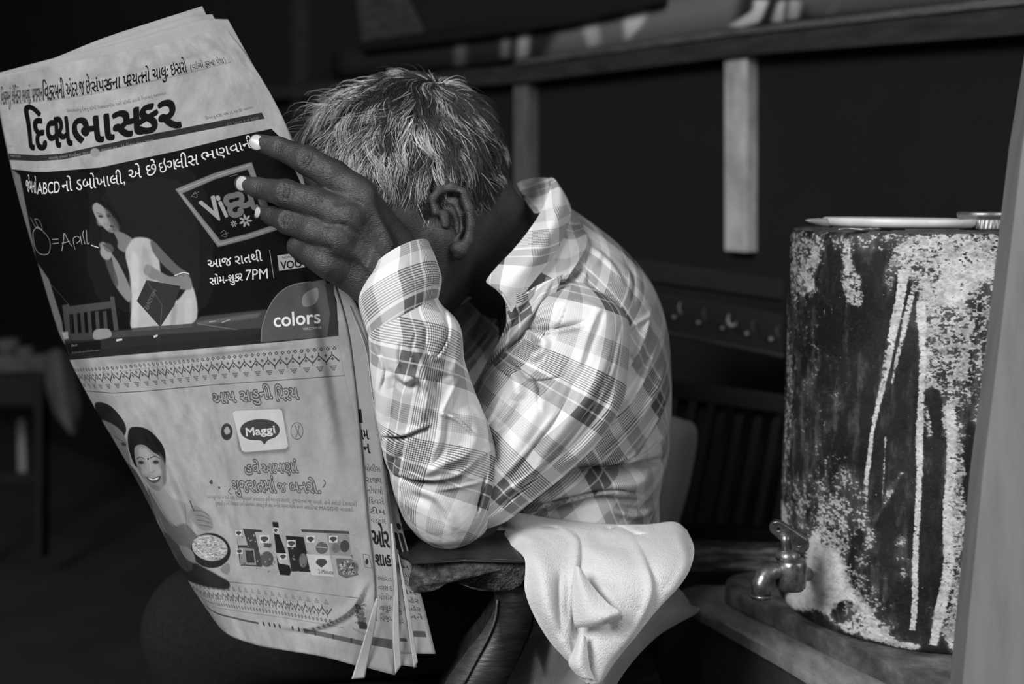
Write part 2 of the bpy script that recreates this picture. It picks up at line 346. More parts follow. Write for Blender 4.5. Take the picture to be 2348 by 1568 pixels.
# ------------------------------------------------------------------ drawing flat print into an array
class Canvas:
    def __init__(s, W, H, v): s.W, s.H = W, H; s.a = np.full((H, W), v, np.float32)
    def mask(s, E):                                  # E: (n,4) edges x0,y0,x1,y1 even-odd
        E = E[np.abs(E[:, 1] - E[:, 3]) > 1e-6]
        if not len(E): return None
        x0 = int(max(0, np.floor(min(E[:, 0].min(), E[:, 2].min())) - 1)); x1 = int(min(s.W, np.ceil(max(E[:, 0].max(), E[:, 2].max())) + 2))
        y0 = int(max(0, np.floor(min(E[:, 1].min(), E[:, 3].min())) - 1)); y1 = int(min(s.H, np.ceil(max(E[:, 1].max(), E[:, 3].max())) + 2))
        if x1 <= x0 or y1 <= y0: return None
        w = x1 - x0; m = np.zeros((y1 - y0, w + 1), np.float32); lo = np.minimum(E[:, 1], E[:, 3]); hi = np.maximum(E[:, 1], E[:, 3]); SS = 3
        for r in range(y1 - y0):
            for k in range(SS):
                y = y0 + r + (k + .5) / SS; e = E[(lo <= y) & (hi > y)]
                if len(e) < 2: continue
                x = np.sort(e[:, 0] + (y - e[:, 1]) * (e[:, 2] - e[:, 0]) / (e[:, 3] - e[:, 1])) - x0
                x = np.clip(x, 0, w - 1e-3)
                for i in range(0, len(x) - 1, 2):
                    a, b = x[i], x[i+1]; ia, ib = int(a), int(b)
                    if ia == ib: m[r, ia] += b - a
                    else: m[r, ia] += 1 - (a - ia); m[r, ia+1:ib] += 1; m[r, ib] += b - ib
        return x0, y0, np.minimum(m[:, :w] / SS, 1)
    def blend(s, mk, val, al=1.0, blur=0):
        if mk is None: return
        x0, y0, m = mk
        if blur:
            p = int(blur * 2); m = np.pad(m, p)
            for _ in range(2):
                for ax in (0, 1):
                    c = np.cumsum(m, ax); c = np.concatenate([np.zeros_like(np.take(c, [0], ax)), c], ax); n = int(blur); L = m.shape[ax]
                    i = np.arange(L); hi = np.minimum(i + n + 1, L); lo = np.maximum(i - n, 0)
                    m = (np.take(c, hi, ax) - np.take(c, lo, ax)) / (2*n + 1)
            x0 -= p; y0 -= p
            cx, cy = max(0, -x0), max(0, -y0); m = m[cy:, cx:]; x0, y0 = max(0, x0), max(0, y0); m = m[:max(0, s.H - y0), :max(0, s.W - x0)]
            if m.size == 0: return
        m = m[:max(0, s.H - y0), :max(0, s.W - x0)]
        if m.size == 0: return
        h, w2 = m.shape; t = s.a[y0:y0+h, x0:x0+w2]; t[:] = t * (1 - m*al) + val * m*al
def edges(poly):
    p = np.asarray(poly, float); return np.concatenate([p, np.roll(p, -1, 0)], 1)
def dens(poly, closed=True, n=8):
    p = np.asarray(poly, float); q = np.roll(p, -1, 0) if closed else p[1:]; p = p if closed else p[:-1]
    t = np.linspace(0, 1, n, endpoint=False)[None, :, None]; r = (p[:, None] * (1 - t) + q[:, None] * t).reshape(-1, 2)
    return r if closed else np.concatenate([r, q[-1:]])
def spl(poly, closed=True, n=8):
    p = np.asarray(poly, float)
    if closed: p = np.concatenate([p[-2:], p, p[:3]]); t = np.arange(len(p)); return cubic(t, p, np.linspace(2, len(p) - 3, (len(p) - 5) * n, endpoint=False))
    return cubic(np.arange(len(p)), p, np.linspace(0, len(p) - 1, len(p) * n))
def stroke(pts, w):
    p = np.asarray(pts, float); d = np.gradient(p, axis=0); d /= np.linalg.norm(d, axis=1)[:, None] + 1e-9; nn = np.stack([-d[:, 1], d[:, 0]], 1) * w / 2
    return np.concatenate([p + nn, (p - nn)[::-1]])
def ell(cx, cy, rx, ry, rot=0, n=28):
    t = np.linspace(0, 2*np.pi, n, endpoint=False); x, y = rx*np.cos(t), ry*np.sin(t); c, s = math.cos(rot), math.sin(rot)
    return np.stack([cx + c*x - s*y, cy + s*x + c*y], 1)
def dilate(mk, r):
    if mk is None or r < .3: return mk
    x0, y0, m = mk; p = int(math.ceil(r)); m = np.pad(m, p); o = m.copy()
    for dy in range(-p, p + 1):
        for dx in range(-p, p + 1):
            d = math.hypot(dx, dy)
            if d == 0 or d > r + .99: continue
            o = np.maximum(o, np.roll(np.roll(m, dy, 0), dx, 1) * min(1, r + 1 - d))
    cx, cy = max(0, p - x0), max(0, p - y0); return max(0, x0 - p), max(0, y0 - p), o[cy:, cx:]
GL = {}
def glyph(ch, off):
    k = (ch, off)
    if k in GL: return GL[k]
    def shape(s):
        c = bpy.data.curves.new('g', 'FONT'); c.body = s; c.size = 1; c.resolution_u = 3; c.offset = off; o = bpy.data.objects.new('g', c); COL.objects.link(o)
        bpy.context.view_layer.update(); dg = bpy.context.evaluated_depsgraph_get(); ev = o.evaluated_get(dg); me = ev.to_mesh()
        v = np.array([x.co[:2] for x in me.vertices]).reshape(-1, 2); cnt = {}
        for p in me.polygons:
            for e in p.edge_keys: cnt[e] = cnt.get(e, 0) + 1
        E = np.array([list(v[a]) + list(v[b]) for (a, b), n in cnt.items() if n == 1]).reshape(-1, 4); ev.to_mesh_clear(); bpy.data.objects.remove(o); bpy.data.curves.remove(c); return E
    if ch == ' ': GL[k] = (np.zeros((0, 4)), .26); return GL[k]
    E = shape(ch); E2 = shape(ch + ch); adv = max(0, E2[:, [0, 2]].max() - E[:, [0, 2]].max()) if len(E) and len(E2) else .3
    if ch in '\u0ac1\u0ac2\u0ac7\u0ac8\u0a82\u0a81': adv = 0
    GL[k] = (E, adv); return GL[k]
VIR = '\u0acd'
def layout(txt, off=0.0):
    out = []; x = 0; i = 0; t = txt; chars = list(t)
    while i < len(chars):                            # the short-i sign is drawn before its consonant cluster
        if chars[i] == '\u0abf':
            j = i - 1
            while j >= 2 and chars[j-1] == VIR: j -= 2
            chars.insert(j, chars.pop(i))
        i += 1
    i = 0
    while i < len(chars):
        c = chars[i]
        if c == VIR: x -= .13; i += 1; continue
        E, adv = glyph(c, off); out.append((E + np.array([x, 0, x, 0]) if len(E) else E)); x += adv; i += 1
    return out, x
def text_quad(cv, txt, BL, BR, TR, TL, val, mapf, off=0.0, cap=.70, al=1.0, outline=None):
    gl, W = layout(txt, 0.0); C = mapf(np.array([BL, BR, TR, TL])); rad = off * .5 * (np.linalg.norm(C[3] - C[0]) / cap + np.linalg.norm(C[1] - C[0]) / W)
    for E in gl:
        if not len(E): continue
        if np.all(np.abs(E) < 1e-9): continue
        pts = E.reshape(-1, 2); s = (pts[:, 0] / W)[:, None]; t = (pts[:, 1] / cap)[:, None]
        q = (C[0] * (1-s) + C[1] * s) * (1 - t) + (C[3] * (1-s) + C[2] * s) * t
        cv.blend(dilate(cv.mask(q.reshape(-1, 4)), rad), val, al)
def image_mat(name, cv, rough=.8, bump=0, extra=None):
    H, W = cv.a.shape; im = bpy.data.images.new(name, W, H); im.colorspace_settings.name = 'Non-Color'
    a = np.ones((H, W, 4), np.float32); a[..., :3] = cv.a[::-1, :, None]; im.pixels.foreach_set(a.ravel()); im.update(); im.pack()
    m, nt, b = new_mat(name); uv = N(nt, 'UVMap'); t = N(nt, 'TexImage', extension='EXTEND'); t.image = im; nt.links.new(uv.outputs[0], t.inputs[0])
    b.inputs['Roughness'].default_value = rough; return m, nt, b, t
# ------------------------------------------------------------------ the room
W0 = np.array([.3925, 2.0, 0]); WE = np.array([.654, -.757, 0]); WN = np.array([-.757, -.654, 0])   # back wall: origin, along, facing normal
def wall_pt(px, py, off=0.0):
    r = FWD + RT * ((px - 1174) / F) + UP * ((784 - py) / F); o = W0 + WN * off; t = ((o - CAM) @ WN) / (r @ WN); return CAM + t * r
def wall_board(name, quad, off, th, mat, parent=None, bevel=.002):
    return prism(name, [wall_pt(x, y, off) for x, y in quad], -WN * th, mat, parent, bevel)
def big(name, pts, ext, mat): return structure(prism(name, pts, ext, mat, bevel=0))
a, b = W0 + WE * 2.2, W0 - WE * 5.0
big('wall_back', [a + [0, 0, 0], b + [0, 0, 0], b + [0, 0, 2.7], a + [0, 0, 2.7]], -WN * .1, M['black_wall'])
big('floor', [(-5, -1.5, 0), (3, -1.5, 0), (3, 7, 0), (-5, 7, 0)], (0, 0, -.05), M['floor'])
big('ceiling', [(-5, 1.0, 2.7), (3, 1.0, 2.7), (3, 7, 2.7), (-5, 7, 2.7)], (0, 0, .05), M['black_wall'])
big('wall_left', [(-3.6, .6, 0), (-3.6, 6.5, 0), (-3.6, 6.5, 2.7), (-3.6, .6, 2.7)], (-.1, 0, 0), M['black_wall'])
# beam and posts on the wall
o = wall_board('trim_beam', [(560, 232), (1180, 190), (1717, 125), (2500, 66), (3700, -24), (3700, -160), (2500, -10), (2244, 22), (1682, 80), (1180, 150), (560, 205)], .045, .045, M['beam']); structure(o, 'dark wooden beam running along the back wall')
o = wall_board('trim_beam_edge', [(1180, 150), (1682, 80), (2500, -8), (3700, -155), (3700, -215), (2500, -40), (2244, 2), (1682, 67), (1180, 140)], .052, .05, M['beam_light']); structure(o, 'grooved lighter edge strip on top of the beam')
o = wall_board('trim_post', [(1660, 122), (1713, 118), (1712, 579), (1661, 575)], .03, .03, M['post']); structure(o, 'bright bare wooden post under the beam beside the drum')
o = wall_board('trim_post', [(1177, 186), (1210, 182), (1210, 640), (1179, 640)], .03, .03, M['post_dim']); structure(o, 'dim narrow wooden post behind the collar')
o = wall_board('trim_post', [(668, -60), (686, -60), (686, 330), (668, 330)], .03, .03, M['beam']); structure(o, 'faint thin upright far behind the newspaper')
# strip of glass above the beam, its blurry reflections painted into the colour
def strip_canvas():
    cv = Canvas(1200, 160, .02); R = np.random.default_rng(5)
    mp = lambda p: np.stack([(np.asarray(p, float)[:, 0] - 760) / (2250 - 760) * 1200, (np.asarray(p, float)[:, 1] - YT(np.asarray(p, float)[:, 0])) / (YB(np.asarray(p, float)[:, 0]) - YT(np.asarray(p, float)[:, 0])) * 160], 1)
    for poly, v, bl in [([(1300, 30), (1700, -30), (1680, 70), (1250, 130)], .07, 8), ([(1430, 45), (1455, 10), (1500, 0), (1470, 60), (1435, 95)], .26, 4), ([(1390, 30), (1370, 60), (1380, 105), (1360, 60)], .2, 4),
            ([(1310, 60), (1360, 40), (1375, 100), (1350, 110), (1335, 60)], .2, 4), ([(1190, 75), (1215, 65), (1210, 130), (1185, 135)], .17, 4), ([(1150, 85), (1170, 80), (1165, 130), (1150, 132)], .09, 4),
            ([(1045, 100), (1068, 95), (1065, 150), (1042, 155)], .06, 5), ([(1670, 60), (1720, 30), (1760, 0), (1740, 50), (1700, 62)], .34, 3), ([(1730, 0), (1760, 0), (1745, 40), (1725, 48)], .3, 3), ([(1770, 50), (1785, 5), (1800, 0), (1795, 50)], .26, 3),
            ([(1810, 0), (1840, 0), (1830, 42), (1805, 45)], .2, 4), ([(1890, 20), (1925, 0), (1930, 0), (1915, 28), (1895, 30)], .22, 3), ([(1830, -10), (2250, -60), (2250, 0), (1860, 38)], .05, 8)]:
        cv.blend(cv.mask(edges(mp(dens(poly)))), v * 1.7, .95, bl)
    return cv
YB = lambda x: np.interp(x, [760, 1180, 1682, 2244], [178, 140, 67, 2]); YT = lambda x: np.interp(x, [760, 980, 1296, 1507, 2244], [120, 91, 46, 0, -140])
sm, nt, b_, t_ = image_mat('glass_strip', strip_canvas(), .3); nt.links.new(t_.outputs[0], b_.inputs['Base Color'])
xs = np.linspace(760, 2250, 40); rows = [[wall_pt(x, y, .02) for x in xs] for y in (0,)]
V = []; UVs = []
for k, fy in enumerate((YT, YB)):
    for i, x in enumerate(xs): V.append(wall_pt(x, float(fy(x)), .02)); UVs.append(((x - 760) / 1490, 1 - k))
o = mesh_obj('trim_glass_strip', V, grid_faces(2, 40)[:, ::-1], sm, None, UVs); m_ = o.modifiers.new('t', 'SOLIDIFY'); m_.thickness = .004; structure(o, 'glossy glass strip above the beam with painted reflections')
o = wall_board('trim_shelf', [(820, 118), (980, 100), (1296, 55), (1507, 8), (1507, -20), (1296, 30), (980, 70), (820, 96)], .05, .03, M['bench_wood']); structure(o)
o = wall_board('faded_poster', [(815, -10), (930, -10), (985, 95), (830, 95)], .012, .004, mat_noise('poster_print', .012, .05, 22, .6, (1, 1, 4), 0)); tag(o, 'dim faded poster high on the dark wall above the head', 'poster')

# far left: dark table with cloth, chair
t = thing('wooden_table', tuple(G(60, 1240, 0) * [1, 1, 0]), 'dark wooden table far back at the left edge with a pale streak', 'table')
def fb(name, quad, D, th, mat, par, bevel=.003): return prism(name, [P(x, y, D) for x, y in quad], FWD * th, mat, par, bevel)
D0 = 3.0
fb('tabletop', [(-120, 815), (110, 815), (135, 850), (-120, 858)], D0, .5, M['dim_cloth'], t)
for q in ([(78, 850), (98, 850), (96, 1280), (78, 1280)], [(-110, 850), (-90, 850), (-90, 1290), (-110, 1290)]): fb('leg', q, D0, .05, M['bench_wood'], t)
fb('apron', [(-100, 855), (90, 855), (90, 930), (-100, 930)], D0 + .02, .03, M['bench_wood'], t)
fb('stretcher', [(-100, 1085), (85, 1085), (85, 1105), (-100, 1105)], D0, .03, M['bench_wood'], t)
o = fb('upright_board', [(38, 960), (54, 960), (60, 1085), (40, 1085)], D0 + .3, .02, mat_noise('upright_board', .14, .24, 9, .6, bump=0), t)
t2_ = thing('hanging_rag', tuple(P(150, 900, 2.9)), 'dim grey cloth hanging beside the dark table at the left', 'cloth')
patch_obj('cloth', [[(100, 815, 2.96), (130, 800, 2.9), (165, 815, 2.95)], [(105, 880, 2.93), (138, 880, 2.88), (178, 890, 2.93)], [(118, 930, 2.92), (150, 960, 2.87), (185, 940, 2.92)], [(130, 955, 2.92), (165, 995, 2.87), (180, 990, 2.92)]], M['dim_cloth'], t2_, nu=20, nv=20, thick=.003)
for i, (x, y, s) in enumerate([(20, 790, 26), (58, 800, 20)]):
    o = lathe('steel_cup', [(.001, 0), (s*.8/F*3, 0), (s/F*3, s*1.5/F*3), (s*.9/F*3, s*1.5/F*3), (.001, .01)], P(x, y + 25, 3.12), M['dim_cloth'], None, 24)
    tag(o, ['larger dull cup on the far table at the left edge', 'smaller dull cup on the far table beside the larger cup'][i], 'cup')

# bench behind with carved rail, slats, cushion
bn = thing('carved_bench', tuple(G(1650, 1560, 0) * [1, 1, 0] + [0, .3, 0]), 'dark carved wooden bench back with round inlays and slats behind the man', 'bench')
def bb(name, quad, D, th, mat, bevel=.003): return prism(name, [P(*q, D) if len(q) == 2 else P(*q) for q in quad], FWD * th, mat, bn, bevel)
bb('top_rail', [(1440, 590), (1800, 640), (1800, 690), (1440, 640)], 1.66, .03, M['bench_wood'])
bb('inlaid_rail', [(1440, 655), (1800, 720), (1800, 815), (1440, 748)], 1.67, .03, M['bench_wood'])
bb('moulding', [(1440, 740), (1800, 812), (1800, 822), (1440, 750)], 1.655, .02, M['beam'])
bb('lower_rail', [(1440, 855), (1800, 905), (1800, 950), (1440, 900)], 1.66, .03, M['bench_wood'])
bb('seat_rail', [(1480, 1205), (1800, 1215), (1800, 1252), (1480, 1245)], 1.6, .04, M['bench_wood'])
for i in range(7):
    x = 1500 + i * 44; bb('slat', [(x + 62, 905), (x + 84, 908), (x + 24, 1215), (x, 1212)], 1.68, .018, M['bench_wood'], .004)
for i in range(5):
    x = 1567 + i * 56; yy = 705 + i * 13.5
    o = mesh_obj('inlay', *[z for z in tube_mesh([P(x - 8 + 10*math.sin(a_)*(-1) + 8, yy + 15*math.cos(a_), 1.652) for a_ in np.linspace(2.6, .3 if i != 2 else -1.2, 12)], np.interp(np.linspace(0, 1, 12), [0, .5, 1], [.0006, .003 if i == 2 else .0013, .0006]), 8)], M['studs'] if i in (0, 2) else M['dim_cloth'], bn)
    lathe('inlay_dot', [(0.0001, -.003), (.0028, -.002), (.0032, 0), (.0028, .002), (.0001, .003)], P(1546 + i * 55.5, 727 + i * 12.6, 1.664), M['studs'], bn, 12)
bb('post', [(1440, 590), (1480, 595), (1470, 1568), (1430, 1568)], 1.7, .04, M['bench_wood'])
bb('leg', [(1480, 1245), (1520, 1247), (1520, 1950), (1480, 1950)], 1.62, .05, M['bench_wood'])
bb('leg', [(1755, 1245), (1795, 1247), (1795, 1950), (1755, 1950)], 1.62, .05, M['bench_wood'])
cu = patch_obj('cushion', [[(1490, 960, 1.56), (1540, 968, 1.53), (1572, 978, 1.55)], [(1480, 1000, 1.55), (1540, 1000, 1.51), (1586, 1000, 1.54)], [(1480, 1100, 1.55), (1525, 1100, 1.51), (1568, 1105, 1.54)], [(1470, 1210, 1.56), (1505, 1210, 1.52), (1540, 1205, 1.55)]], M['cushion'], None, nu=24, nv=40, thick=.02)
tag(cu, 'pale flat cushion propped on the bench behind the lower back', 'cushion')

# ------------------------------------------------------------------ the chair he sits in
ch = thing('wooden_armchair', tuple(G(1100, 1568, 0) * [0, 0, 0] + [.0, 1.15, 0]), 'dark wooden armchair with thick worn arm and curved leg, man seated in it', 'chair')
prof = [(938, 1330), (948, 1302), (985, 1290), (1060, 1285), (1150, 1284), (1205, 1290), (1204, 1320), (1192, 1344), (1160, 1354), (1110, 1355), (1075, 1348), (1045, 1332), (1020, 1340), (1000, 1353), (955, 1358), (940, 1348)]
prism('arm', [P(x, y, 1.0) for x, y in spl(prof, True, 3)], (0, .10, 0), M['worn_wood'], ch, .004, 3, True)
prism('arm_top', [G(x, y, float(P(1060, 1285, 1.0)[2]) + .001) for x, y in [(948, 1296), (1060, 1286), (1205, 1291), (1205, 1275), (1200, 1222), (905, 1222), (910, 1270)]], (0, 0, .003), M['dark_wood'], ch, .001)
L1 = spl([(1125, 1345), (1137, 1375), (1130, 1405), (1104, 1450), (1063, 1502), (1019, 1568), (985, 1650)], False, 4); L2 = spl([(1206, 1345), (1222, 1380), (1220, 1420), (1207, 1464), (1185, 1515), (1160, 1568), (1130, 1650)], False, 4)
prism('arm_support', [P(x, y, 1.01) for x, y in np.concatenate([L1, L2[::-1]])], (0, .05, 0), M['dark_wood'], ch, .004, 3, True)
Lm = spl([(1141, 1375), (1135, 1420), (1117, 1465), (1090, 1515), (1062, 1568)], False, 4); tube('edge_bead', [P(x, y, 1.008) for x, y in Lm], .0011, M['beam_light'], ch, 8)
prism('arm_rail', [P(x, y, 1.40) for x, y in [(1560, 1250), (1900, 1262), (1900, 1312), (1545, 1312)]], FWD * .05, M['rail_wood'], bn, .006, 3)
prism('inner_post', [P(x, y, 1.2) for x, y in [(1064, 1345), (1088, 1345), (1084, 1430), (1064, 1475)]], FWD * .02, M['post_dim'], ch, .003)
box('seat', (-.07, 1.31, .47), (.46, .50, .04), M['dark_wood'], ch)
for x, y in ((-.27, 1.09), (.13, 1.09), (-.27, 1.53), (.13, 1.53)): box('leg', (x, y, .225), (.045, .045, .45), M['dark_wood'], ch)

# ------------------------------------------------------------------ stool, slab, drum
st = thing('low_stool', tuple(G(2000, 1700, 0) * [0, 0, 0] + [.42, 1.15, 0]), 'dark sided stool with a pale plank edge under the drum slab', 'stool')
prism('plank', [G(x, y, .547) for x, y in spl([(1556, 1368), (1572, 1346), (1630, 1340)], False, 3).tolist() + [(1900, 1345), (2500, 1380), (2500, 1740), (2200, 1690), (1883, 1566), (1789, 1503), (1680, 1442), (1605, 1404)]], (0, 0, -.012), M['plank'], st, .004)
prism('side_panel', [G(x, y, .534) for x, y in [(1610, 1412), (1640, 1385), (2400, 1410), (2400, 1770), (1883, 1580), (1789, 1516)]], (0, 0, -.10), M['stool_side'], st, .004)
for x, y in ((1640, 1440), (2050, 1640), (2360, 1500), (1700, 1385)):
    p = G(x, y, .45); box('leg', (p[0], p[1], .22), (.035, .035, .44), M['stool_side'], st)
tube('metal_strip', [G(x, y, .47) for x, y in [(1675, 1520), (1700, 1540), (1745, 1575)]], .0035, M['lid_metal'], st, 8)
o = prism('wooden_slab', [G(x, y, .5695) for x, y in spl([(1662, 1342), (1672, 1325), (1700, 1314), (1760, 1306)], False, 4).tolist() + [(2100, 1296), (2500, 1316), (2560, 1700), (2300, 1628), (2150, 1566), (2056, 1528), (1969, 1487), (1861, 1437), (1774, 1394), (1709, 1368)]], (0, 0, -.021), M['slab'], None, .006, 3, False)
tag(o, 'thick worn wooden slab on the stool carrying the drum', 'slab')
DC = P(2085, 1000, 1.2); DC = np.array([DC[0], 1.19, 0]); DR = .150; ZT, ZB = .972, .571
DC[0] = .443
def drum_inv(pts):
    out = []
    for x, y in np.asarray(pts, float):
        r = FWD + RT * ((x - 1174) / F) + UP * ((784 - y) / F); o = CAM[:2] - DC[:2]; A = r[:2] @ r[:2]; B = o @ r[:2]; C_ = o @ o - DR*DR; q = B*B - A*C_
        t = (-B - math.sqrt(max(q, 0))) / A; p = CAM + t * r; th = math.atan2(p[0] - DC[0], -(p[1] - DC[1]))
        out.append(((th / 3.4 + .5) * 1500, (ZT - p[2]) / (ZT - ZB) * 1700))
    return np.array(out)
def value_noise(H, W, cy, cx, seed, octs=4):
    R = np.random.default_rng(seed); o = np.zeros((H, W), np.float32); amp = 1; tot = 0
    for k in range(octs):
        a, b = int(cy * 2**k) + 2, int(cx * 2**k) + 2; g = R.random((a, b)).astype(np.float32)
        y = np.linspace(0, a - 1.001, H); x = np.linspace(0, b - 1.001, W); yi, xi = y.astype(int), x.astype(int); fy, fx = (y - yi)[:, None], (x - xi)[None]
        fy, fx = fy*fy*(3 - 2*fy), fx*fx*(3 - 2*fx)
        o += amp * ((g[yi][:, xi] * (1-fx) + g[yi][:, xi+1] * fx) * (1-fy) + (g[yi+1][:, xi] * (1-fx) + g[yi+1][:, xi+1] * fx) * fy); tot += amp; amp *= .62
    return o / tot
def drum_canvas():
    cv = Canvas(1500, 1700, 0.0); mp = drum_inv
    def blob(poly, v, bl, al=1.0, sp=True): q = spl(poly, True, 6) if sp else dens(poly); cv.blend(cv.mask(edges(mp(q))), v, al, bl)
    # density of the pale scale (0 none, 1 solid)
    blob([(1820, 530), (2290, 545), (2290, 580), (1815, 570)], .42, 12)
    blob([(1815, 545), (1860, 545), (1870, 620), (1850, 700), (1822, 720), (1812, 640)], .50, 12)
    blob([(1866, 560), (1885, 548), (1880, 600), (1862, 640), (1880, 670), (1850, 665), (1845, 620)], .62, 9)
    blob([(1925, 545), (1945, 550), (1955, 600), (1975, 640), (1978, 695), (1955, 705), (1930, 660), (1930, 600)], .66, 7)
    blob([(2030, 560), (2055, 560), (2060, 610), (2045, 680), (2030, 640)], .52, 8)
    blob([(2060, 560), (2150, 540), (2300, 540), (2320, 700), (2250, 690), (2200, 720), (2130, 720), (2105, 690), (2095, 650), (2060, 620)], .72, 12)
    blob([(2160, 600), (2200, 590), (2270, 600), (2280, 660), (2220, 700), (2170, 690)], .86, 12)
    blob([(2105, 700), (2150, 700), (2220, 720), (2215, 800), (2200, 1000), (2170, 1000), (2120, 1000), (2110, 850)], .60, 10)
    blob([(2215, 700), (2300, 690), (2300, 1300), (2240, 1300), (2230, 1000)], .46, 12)
    blob([(2195, 720), (2235, 740), (2225, 900), (2190, 1000), (2185, 1100), (2165, 1250), (2160, 1470), (2215, 1470), (2215, 1250), (2215, 1100)], .62, 8)
    blob([(2120, 900), (2140, 1000), (2125, 1250), (2120, 1400), (2150, 1250), (2158, 1000), (2155, 905)], -.2, 5, .9)
    # drips
    def drip(pts, ws, v=1.0, bl=2):
        p = spl(pts, False, 8); w_ = np.interp(np.linspace(0, 1, len(p)), np.linspace(0, 1, len(ws)), ws); d = np.gradient(p, axis=0); d /= np.linalg.norm(d, axis=1)[:, None]; nn = np.stack([-d[:, 1], d[:, 0]], 1) * w_[:, None] / 2
        cv.blend(cv.mask(edges(mp(np.concatenate([p + nn, (p - nn)[::-1]])))), v, .95, bl)
    drip([(2072, 620), (2065, 680), (2052, 740), (2040, 800), (2030, 860), (2015, 920), (2000, 990), (1993, 1050), (1985, 1110), (1978, 1180), (1972, 1222)], [26, 24, 22, 20, 14, 13, 10, 11, 12, 18, 4], .93)
    drip([(2095, 660), (2080, 720), (2068, 780), (2055, 830), (2045, 880)], [14, 16, 12, 10, 5], .8)
    drip([(2110, 690), (2116, 800), (2112, 900), (2108, 1000), (2108, 1100), (2100, 1250), (2097, 1380), (2092, 1445)], [22, 16, 14, 18, 15, 15, 16, 14], .88)
    drip([(2180, 930), (2182, 1050), (2172, 1180), (2175, 1300), (2155, 1400), (2140, 1480)], [20, 24, 22, 24, 26, 18], .86)
    drip([(2030, 1000), (2027, 1080), (2022, 1150)], [4, 4, 2], .8); drip([(1905, 700), (1904, 820), (1898, 900), (1890, 1000)], [5, 5, 5, 2], .75, 3); drip([(1866, 690), (1863, 780), (1860, 900), (1858, 1000)], [4, 5, 5, 3], .62, 3)
    drip([(2035, 780), (2028, 840), (2020, 900), (2050, 700)][:3], [10, 12, 6], .56, 4); drip([(2070, 1080), (2045, 1120), (2020, 1170), (1985, 1230)], [6, 14, 10, 6], .62, 4)
    # splash by the tap
    blob([(1790, 1120), (1850, 1080), (1960, 1090), (2010, 1180), (1990, 1300), (2060, 1440), (1960, 1440), (1860, 1300), (1800, 1230)], .36, 30)
    blob([(1815, 720), (1900, 700), (1960, 760), (1950, 1000), (1880, 1060), (1815, 1000)], .20, 40)
    blob([(1860, 1230), (1900, 1220), (1930, 1280), (1945, 1340), (1990, 1400), (1980, 1440), (1930, 1440), (1880, 1400), (1820, 1400), (1800, 1370), (1840, 1320)], 1.15, 16)
    blob([(1880, 1160), (1920, 1120), (1940, 1200), (1930, 1260), (1880, 1250)], .58, 14); blob([(1780, 1150), (1800, 1160), (1805, 1220), (1785, 1230)], .72, 8)
    blob([(1950, 1380), (2010, 1420), (2060, 1470), (2100, 1490), (2000, 1470), (1930, 1440)], .72, 10); blob([(1908, 1390), (1945, 1375), (1960, 1400), (1940, 1430), (1912, 1425)], .25, 6)
    blob([(1980, 1200), (2010, 1230), (2000, 1290), (1975, 1290)], .48, 12); blob([(2050, 1230), (2080, 1250), (2080, 1330), (2060, 1320)], .46, 12); blob([(1880, 1040), (1950, 1060), (1940, 1140), (1880, 1120)], .38, 18)
    blob([(1790, 750), (1815, 750), (1810, 1100), (1785, 1100)], .42, 10); blob([(2060, 1470), (2110, 1478), (2100, 1492), (2050, 1488)], .75, 5)
    d = cv.a; H, W = d.shape
    n1 = value_noise(H, W, 80, 74, 1, 4); n2 = value_noise(H, W, 14, 60, 2, 4); n3 = value_noise(H, W, 8, 7, 3, 4)
    n1 = (n1 - n1.mean()) / n1.std(); n2 = (n2 - n2.mean()) / n2.std(); n3 = (n3 - n3.mean()) / n3.std()
    n4 = value_noise(H, W, 230, 210, 7, 2); n4 = (n4 - n4.mean()) / n4.std(); e = d * 1.0 + .10 * n1 + .04 * n2 +   .10 * n4; mask = np.clip((e - .47) / .17, 0, 1); faint = np.clip((d*.8 + .10*n2 + .06*n3 + .05*n1 - .10) / .6, 0, 1)
    speck = value_noise(H, W, 150, 130, 9, 2); speck = np.clip((speck - .90) / .03, 0, 1) * .7
    pale = .40 + .24 * np.clip((d - .6) * 2.2, 0, 1) + .04 * n3 - .06*np.clip(n1, -1, 3) + .05 * n4
    col = (.013 + .003*n3 + .08 * faint + .006*np.clip(n2, 0, 3) + .004*np.clip(n4, 0, 3)) * (1 - mask) + np.clip(pale, .1, .7) * mask; col = np.maximum(col, speck * .4)
    cv.a = np.clip(col, .008, .75).astype(np.float32); cv.h = mask; return cv
dm = thing('metal_water_drum', (DC[0], DC[1], ZB), 'tall dark drum with pale peeling drips and a tap, on a wooden slab', 'drum')
cvd = drum_canvas(); mD, nt, b_, t_ = image_mat('drum_paint', cvd, .55)
nt.links.new(t_.outputs[0], b_.inputs['Base Color']); bp = N(nt, 'Bump', i_Strength=.55, i_Distance=.0012); nt.links.new(t_.outputs[0], bp.inputs['Height']); nt.links.new(bp.outputs[0], b_.inputs['Normal'])
b_.inputs['Specular IOR Level'].default_value = .2
na, nz = 360, 120; th = np.linspace(-math.pi, math.pi, na + 1); zz = np.linspace(ZB, ZT, nz); TH, ZZ = np.meshgrid(th, zz)
rr = DR + .0006 * smooth_noise(np.stack([np.sin(TH) * 9, np.cos(TH) * 9, ZZ * 26], -1).reshape(-1, 3), 4).reshape(TH.shape)
k = np.clip((ZT - ZZ) / .006, 0, 1); rr = rr - .006 * (1 - np.sqrt(1 - (1 - k)**2)); k = np.clip((ZZ - ZB) / .004, 0, 1); rr = rr - .003 * (1 - k)
V = np.stack([DC[0] + rr*np.sin(TH), DC[1] - rr*np.cos(TH), ZZ], -1).reshape(-1, 3); uv = np.stack([np.clip(TH / 3.4 + .5, -.4, 1.4), (ZZ - ZB) / (ZT - ZB)], -1).reshape(-1, 2)
